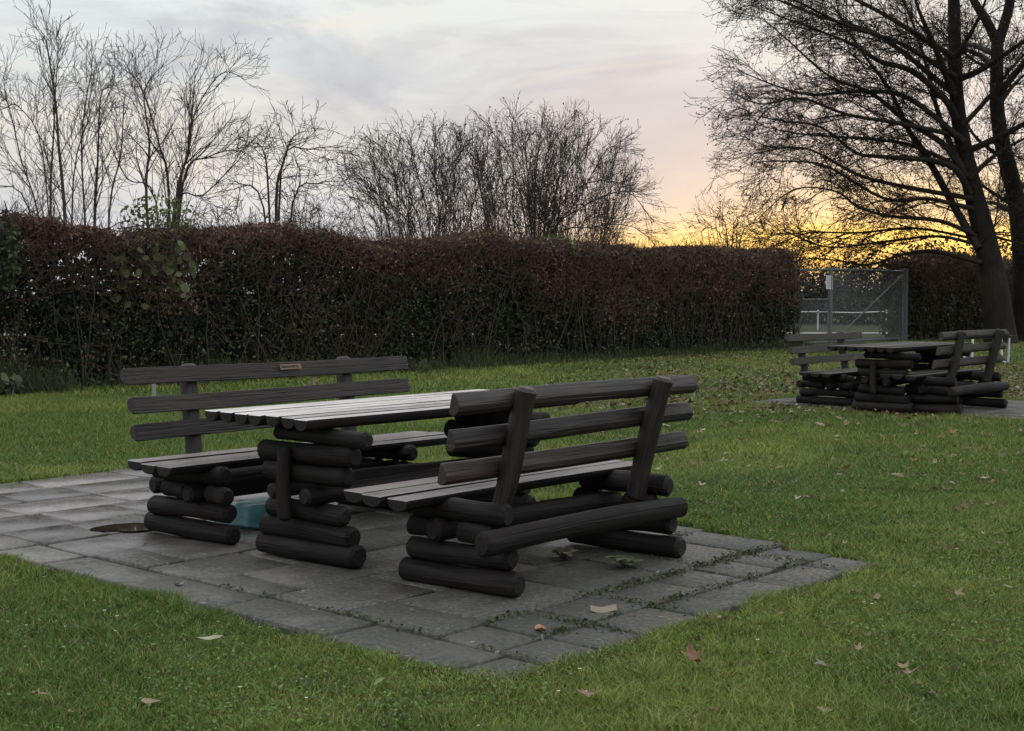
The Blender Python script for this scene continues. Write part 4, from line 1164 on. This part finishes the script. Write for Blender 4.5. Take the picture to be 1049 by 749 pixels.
def litter():
    out = []
    n = 0
    px = R.uniform(560, 1060, 60000); py = R.uniform(350, 432, 60000)
    for a, b in zip(px, py):
        w = math.exp(-((b - 388) / 20) ** 2) * (.25 + .75 * min(1, max(0, (a - 560) / 120))) + .25 * math.exp(-((b - 412) / 14) ** 2)
        if a > 985: w += .8 * math.exp(-((b - 378) / 18) ** 2)
        if a > 560: w += .9 * math.exp(-((b - (352 + (1049 - a) * .036)) / 9) ** 2)
        if R.rand() > w * .26: continue
        q = onground(a, b)
        if hedge_n(q[0], q[1]) < .05: continue
        out.append((q[0], q[1], R.uniform(.0, .03)))
    P = np.array(out); k = ~in_paves(P[:, 0], P[:, 1]); P = P[k]
    n = len(P); t = np.array(LEAF_TONES)[R.randint(0, 6, n)] * .66 * R.uniform(.4, 1.4, (n, 1))
    o = leaf_cloud('leaf_litter', P, R.uniform(.04, .075, n), t, M['dry'], None, .6, .7); tag(o, kind='stuff')
    # crumbs of leaf and seed on the slabs
    uu = R.uniform(-.9, 2.3, 260); vv = R.uniform(-3.4, 2.5, 260); xy = ORG[None] + uu[:, None] * U[None] + vv[:, None] * V[None]
    P = np.stack([xy[:, 0], xy[:, 1], np.full(260, .006)], 1); t = np.array(LEAF_TONES)[R.randint(0, 6, 260)] * R.uniform(.3, 1., (260, 1))
    o = leaf_cloud('leaf_crumbs', P, R.uniform(.008, .022, 260), t, M['dry'], None, .95, .6); tag(o, kind='stuff')
litter()

# ---- creeping weeds in the joints
def joint_weeds():
    # along the joints of the small front slabs, rooted in clumps of mixed size
    lines = [((-.62, 2.0), (1.95, 2.0), 26), ((-.3, 2.34), (1.75, 2.34), 20), ((-.6, 1.3), (-.6, 2.6), 9), ((-.05, 2.0), (-.05, 2.6), 8), ((.42, 2.0), (.42, 2.6), 5), ((1.35, 1.4), (1.35, 2.0), 4), ((1.75, 2.0), (1.75, 2.5), 6), ((.10, 1.15), (.2, 1.82), 6), ((1.5, 1.4), (2.2, 1.4), 6), ((-.6, -.2), (-.6, 1.2), 3)]
    P = []; r = random.Random(5)
    for a, b, k in lines:
        for q in range(k):
            t = r.random(); u_, v_ = a[0] + (b[0] - a[0]) * t, a[1] + (b[1] - a[1]) * t
            sg = r.choice((.012, .018, .025, .04, .05)); m_ = int(900 * sg + 6000 * sg * sg * r.uniform(.5, 2))
            al = (b[0] - a[0], b[1] - a[1]); L = math.hypot(*al)
            for _ in range(m_):
                e1, e2 = r.gauss(0, sg * 1.7), r.gauss(0, sg * .6)
                x, y = site(u_ + al[0] / L * e1 - al[1] / L * e2, v_ + al[1] / L * e1 + al[0] / L * e2)
                P.append((x, y, abs(r.gauss(0, .1 + .22 * sg * 10)) * .05 * math.exp(-(e2 / sg) ** 2) + .001))
    P = np.array(P); n = len(P)
    t = np.array([.058, .066, .030])[None] * R.uniform(.5, 1.7, (n, 1)); t[R.rand(n) < .1] = (.10, .08, .05)
    o = leaf_cloud('joint_weeds', P, R.uniform(.006, .019, n), t, M['leaf'], None, .3, .8); tag(o, kind='stuff')
joint_weeds()

def rosette(px, py, n, size, label, seed, tone=(.15, .175, .075)):
    q = onground(px, py); root = empty('weed_plant', (q[0], q[1], 0)); r = random.Random(seed); vs, fs, tn = [], [], []
    for i in range(n):
        a = 6.28 * i / n + r.uniform(-.3, .3); L = size * r.uniform(.6, 1.2); e = r.uniform(.5, 1.3); w = L * r.uniform(.14, .22); tw = r.uniform(-.4, .4); b = len(vs); tt = r.uniform(.6, 1.4)
        for k in range(6):
            t = k / 5; rr = L * t * math.cos(e * (1 - .6 * t)); z = L * t * math.sin(e) * (1 - .55 * t); ww = w * (.25 + math.sin(math.pi * min(1, t * 1.02)) * (1 + .3 * math.sin(k * 2.5)))
            if k == 5: ww = .002
            ox, oy = -math.sin(a + tw) * ww, math.cos(a + tw) * ww
            vs += [(rr * math.cos(a) - ox, rr * math.sin(a) - oy, z + ww * .3), (rr * math.cos(a) + ox, rr * math.sin(a) + oy, z + ww * .3)]; tn += [np.array(tone) * tt] * 2
            if k: j = b + 2 * k; fs.append((j - 2, j - 1, j + 1, j))
    o = np_mesh('leaves', vs, None, fs, M['leaf'], np.array(tn), root)
    m = MB(); m.log((0, 0, -.012), (.004, .002, .03), .006, sides=6, seg=2, wob=0); m.build('stem', M['stem'], root)
    tag(root, label, 'weed')
rosette(640, 581, 13, .105, 'leafy weed in a paving joint beside the far foot of the front bench', 2)
rosette(578, 573, 16, .10, 'thin straggly weed in the paving behind the front bench beam', 5, (.14, .125, .075))

# ---- daisies
def daisy(px, py, label=None, sc=1.0):
    q = onground(px, py, .02); root = empty('daisy', (q[0], q[1], -.01)); vs, fs = [(0, 0, .045)], []
    for i in range(22):
        a = 6.283 * i / 22; r = .0115 if i % 2 else .008; vs.append((r * math.cos(a), r * math.sin(a), .046 + .002 * (i % 2)))
    for i in range(22): fs.append((0, 1 + i, 1 + (i + 1) % 22))
    np_mesh('petals', vs, fs, None, M['white'], None, root)
    m = MB(); m.log((0, 0, 0), (0, 0, .048), .0035, sides=6, seg=2, wob=0, chamfer=.001); m.build('flower_head', M['yellow'], root)
    root.scale = (sc,) * 3
    tag(root, 'tiny white daisy flower in the short mown grass', 'flower', 'daisies in the grass')
M['yellow'] = mat_simple('yellow_stalk', (.3, .26, .05), .7, .3)
for a in ((67, 641), (118, 645), (27, 639), (107, 626), (120, 631), (246, 704), (314, 714), (572, 707), (600, 707), (490, 741), (776, 656), (885, 616), (893, 619), (594, 685), (8, 635), (936, 600)):
    daisy(*a, None, R.uniform(.5, .75))
# ------------------------------------------------------------------ sky and sun
SUN_EL, SUN_AZ = math.radians(3.0), math.radians(14.5)      # low behind the gate, azimuth from +Y to +X
def build_sky():
    w = bpy.data.worlds.new('World'); scene.world = w; w.use_nodes = True
    nt = w.node_tree; nt.nodes.clear(); n = N(nt)
    sk = n.add('ShaderNodeTexSky'); sk.sky_type = 'NISHITA'; sk.sun_disc = False
    sk.sun_elevation = SUN_EL; sk.sun_rotation = SUN_AZ; sk.altitude = 50; sk.dust_density = 2.0
    d = n.add('ShaderNodeTexCoord').outputs['Generated']
    nv = n.add('ShaderNodeVectorMath', operation='NORMALIZE'); nt.links.new(d, nv.inputs[0]); d = nv.outputs[0]
    sp = n.add('ShaderNodeSeparateXYZ'); nt.links.new(d, sp.inputs[0]); X, Y, Z = sp.outputs
    sx, sy = math.sin(SUN_AZ), math.cos(SUN_AZ)
    c = n.m('ADD', n.m('MULTIPLY', X, sx), n.m('MULTIPLY', Y, sy))
    t = n.m('SUBTRACT', n.m('MULTIPLY', X, sy), n.m('MULTIPLY', Y, sx))
    zz = n.m('MAXIMUM', Z, 0.0)
    front = n.rng(c, -.3, .75, 0, 1)
    def gauss(x, mu, s):
        q = n.m('DIVIDE', n.m('SUBTRACT', x, mu), s); return n.m('EXPONENT', n.m('MULTIPLY', n.m('MULTIPLY', q, q), -1))
    base = n.ramp(zz, [(0, (.66, .71, .82)), (.06, (.72, .75, .80)), (.12, (.77, .795, .81)), (.19, (.84, .89, .89)), (.45, (1.2, 1.25, 1.28)), (1, (1.45, 1.5, 1.55))])
    # cloud sheet: stretched streaks in a plane overhead
    k = n.m('ADD', zz, .06)
    cv = n.add('ShaderNodeCombineXYZ'); nt.links.new(n.m('DIVIDE', X, k), cv.inputs[0]); nt.links.new(n.m('DIVIDE', Y, k), cv.inputs[1])
    st = n.scale(cv.outputs[0], (1.3, .62, 1))
    n1 = n.noise(st, 1.0, 6, .58, .6); n2 = n.noise(n.scale(cv.outputs[0], (1.1, .5, 1)), 1.0, 6, .6, .5)
    grey = n.rng(n1, .47, .62, 0, 1)
    col = n.mix(n.m('MULTIPLY', grey, n.rng(zz, .2, .5, .8, .15)), base, (.54, .56, .62))
    light = n.rng(n2, .48, .62, 0, 1)
    col = n.mix(n.m('MULTIPLY', light, n.rng(zz, .15, .4, .6, .05)), col, (.93, .905, .84))
    n3 = n.noise(n.scale(d, (4.5, 4.5, 26)), 1.0, 6, .6, .8)
    ban = n.rng(zz, .05, .12, 0, 1)
    col = n.mix(n.m('MULTIPLY', n.m('MULTIPLY', n.rng(n3, .50, .66, 0, .45), ban), n.rng(zz, .3, .6, 1, 0)), col, (.55, .575, .635))
    col = n.mix(n.m('MULTIPLY', n.m('MULTIPLY', n.rng(n3, .46, .34, 0, .55), ban), n.rng(zz, .3, .6, 1, 0)), col, (.95, .90, .80))
    # violet grey bank towards the sun side
    bank = n.m('MULTIPLY', gauss(t, -.12, .17), gauss(zz, .115, .05))
    col = n.mix(n.m('MULTIPLY', bank, .7), col, (.55, .53, .585))
    # warm cream low at the left
    cream = n.m('MULTIPLY', gauss(t, -.50, .13), gauss(zz, .10, .035))
    col = n.mix(n.m('MULTIPLY', cream, .5), col, (.90, .83, .70))
    rc = n.m('MULTIPLY', gauss(t, .08, .20), gauss(zz, .17, .075))
    col = n.mix(n.m('MULTIPLY', rc, .55), col, (.92, .87, .80))
    # peach, then the yellow band over the horizon
    pe = n.m('MULTIPLY', gauss(t, -.02, .17), gauss(zz, .045, .045))
    pe = n.m('MULTIPLY', pe, front)
    col = n.mix(n.m('MULTIPLY', pe, .95), col, (.86, .66, .50))
    streak = n.rng(n.noise(n.scale(d, (5, 5, 55)), 1.0, 4, .6, .3), .3, .66, .35, 1)
    gl = n.m('MULTIPLY', n.m('MULTIPLY', gauss(t, -.02, .19), gauss(zz, .026, .017)), n.m('MULTIPLY', streak, front))
    col = n.mix(n.m('MINIMUM', n.m('MULTIPLY', gl, 1.6), 1.0), col, (1.3, .78, .18))
    hi = n.m('MULTIPLY', n.m('MULTIPLY', gauss(t, .06, .10), gauss(zz, .072, .012)), n.m('MULTIPLY', streak, front))
    col = n.mix(n.m('MINIMUM', n.m('MULTIPLY', hi, 1.1), 1.0), col, (1.15, .92, .46))
    core = n.m('MULTIPLY', n.m('MULTIPLY', gauss(t, .0, .13), gauss(zz, .038, .016)), n.m('MULTIPLY', streak, front))
    col = n.mix(n.m('MINIMUM', n.m('MULTIPLY', core, 1.3), 1.0), col, (2.0, 1.3, .33))
    # away from the glow the dusk is duller
    back = n.mix(front, (1.0, 1.02, 1.06), (1, 1, 1))
    mm = n.add('ShaderNodeMix', data_type='RGBA', blend_type='MULTIPLY'); mm.inputs[0].default_value = 1
    nt.links.new(col, mm.inputs[6]); nt.links.new(back, mm.inputs[7]); col = mm.outputs[2]
    b1 = n.add('ShaderNodeBackground'); nt.links.new(sk.outputs[0], b1.inputs[0]); b1.inputs[1].default_value = .1
    b2 = n.add('ShaderNodeBackground'); nt.links.new(col, b2.inputs[0]); b2.inputs[1].default_value = 1.0
    mx = n.add('ShaderNodeMixShader'); mx.inputs[0].default_value = .93
    nt.links.new(b1.outputs[0], mx.inputs[1]); nt.links.new(b2.outputs[0], mx.inputs[2])
    o = n.add('ShaderNodeOutputWorld'); nt.links.new(mx.outputs[0], o.inputs[0])
build_sky()
sl = bpy.data.lights.new('sun', 'SUN'); sl.energy = .5; sl.angle = math.radians(10); sl.color = (1, .72, .42)
so = bpy.data.objects.new('sun', sl); COL.objects.link(so)
sdir = Vector((math.sin(SUN_AZ) * math.cos(SUN_EL), math.cos(SUN_AZ) * math.cos(SUN_EL), math.sin(SUN_EL)))
so.rotation_euler = sdir.to_track_quat('Z', 'Y').to_euler(); so.location = (20, 60, 12)

vs_ = scene.view_settings
scene.display_settings.display_device = 'sRGB'
vs_.view_transform = 'Standard'; vs_.look = 'None'; vs_.gamma = 1; vs_.exposure = 0; vs_.use_curve_mapping = False
scene.cycles.max_bounces = 6; scene.cycles.diffuse_bounces = 3; scene.cycles.glossy_bounces = 3; scene.cycles.transmission_bounces = 2
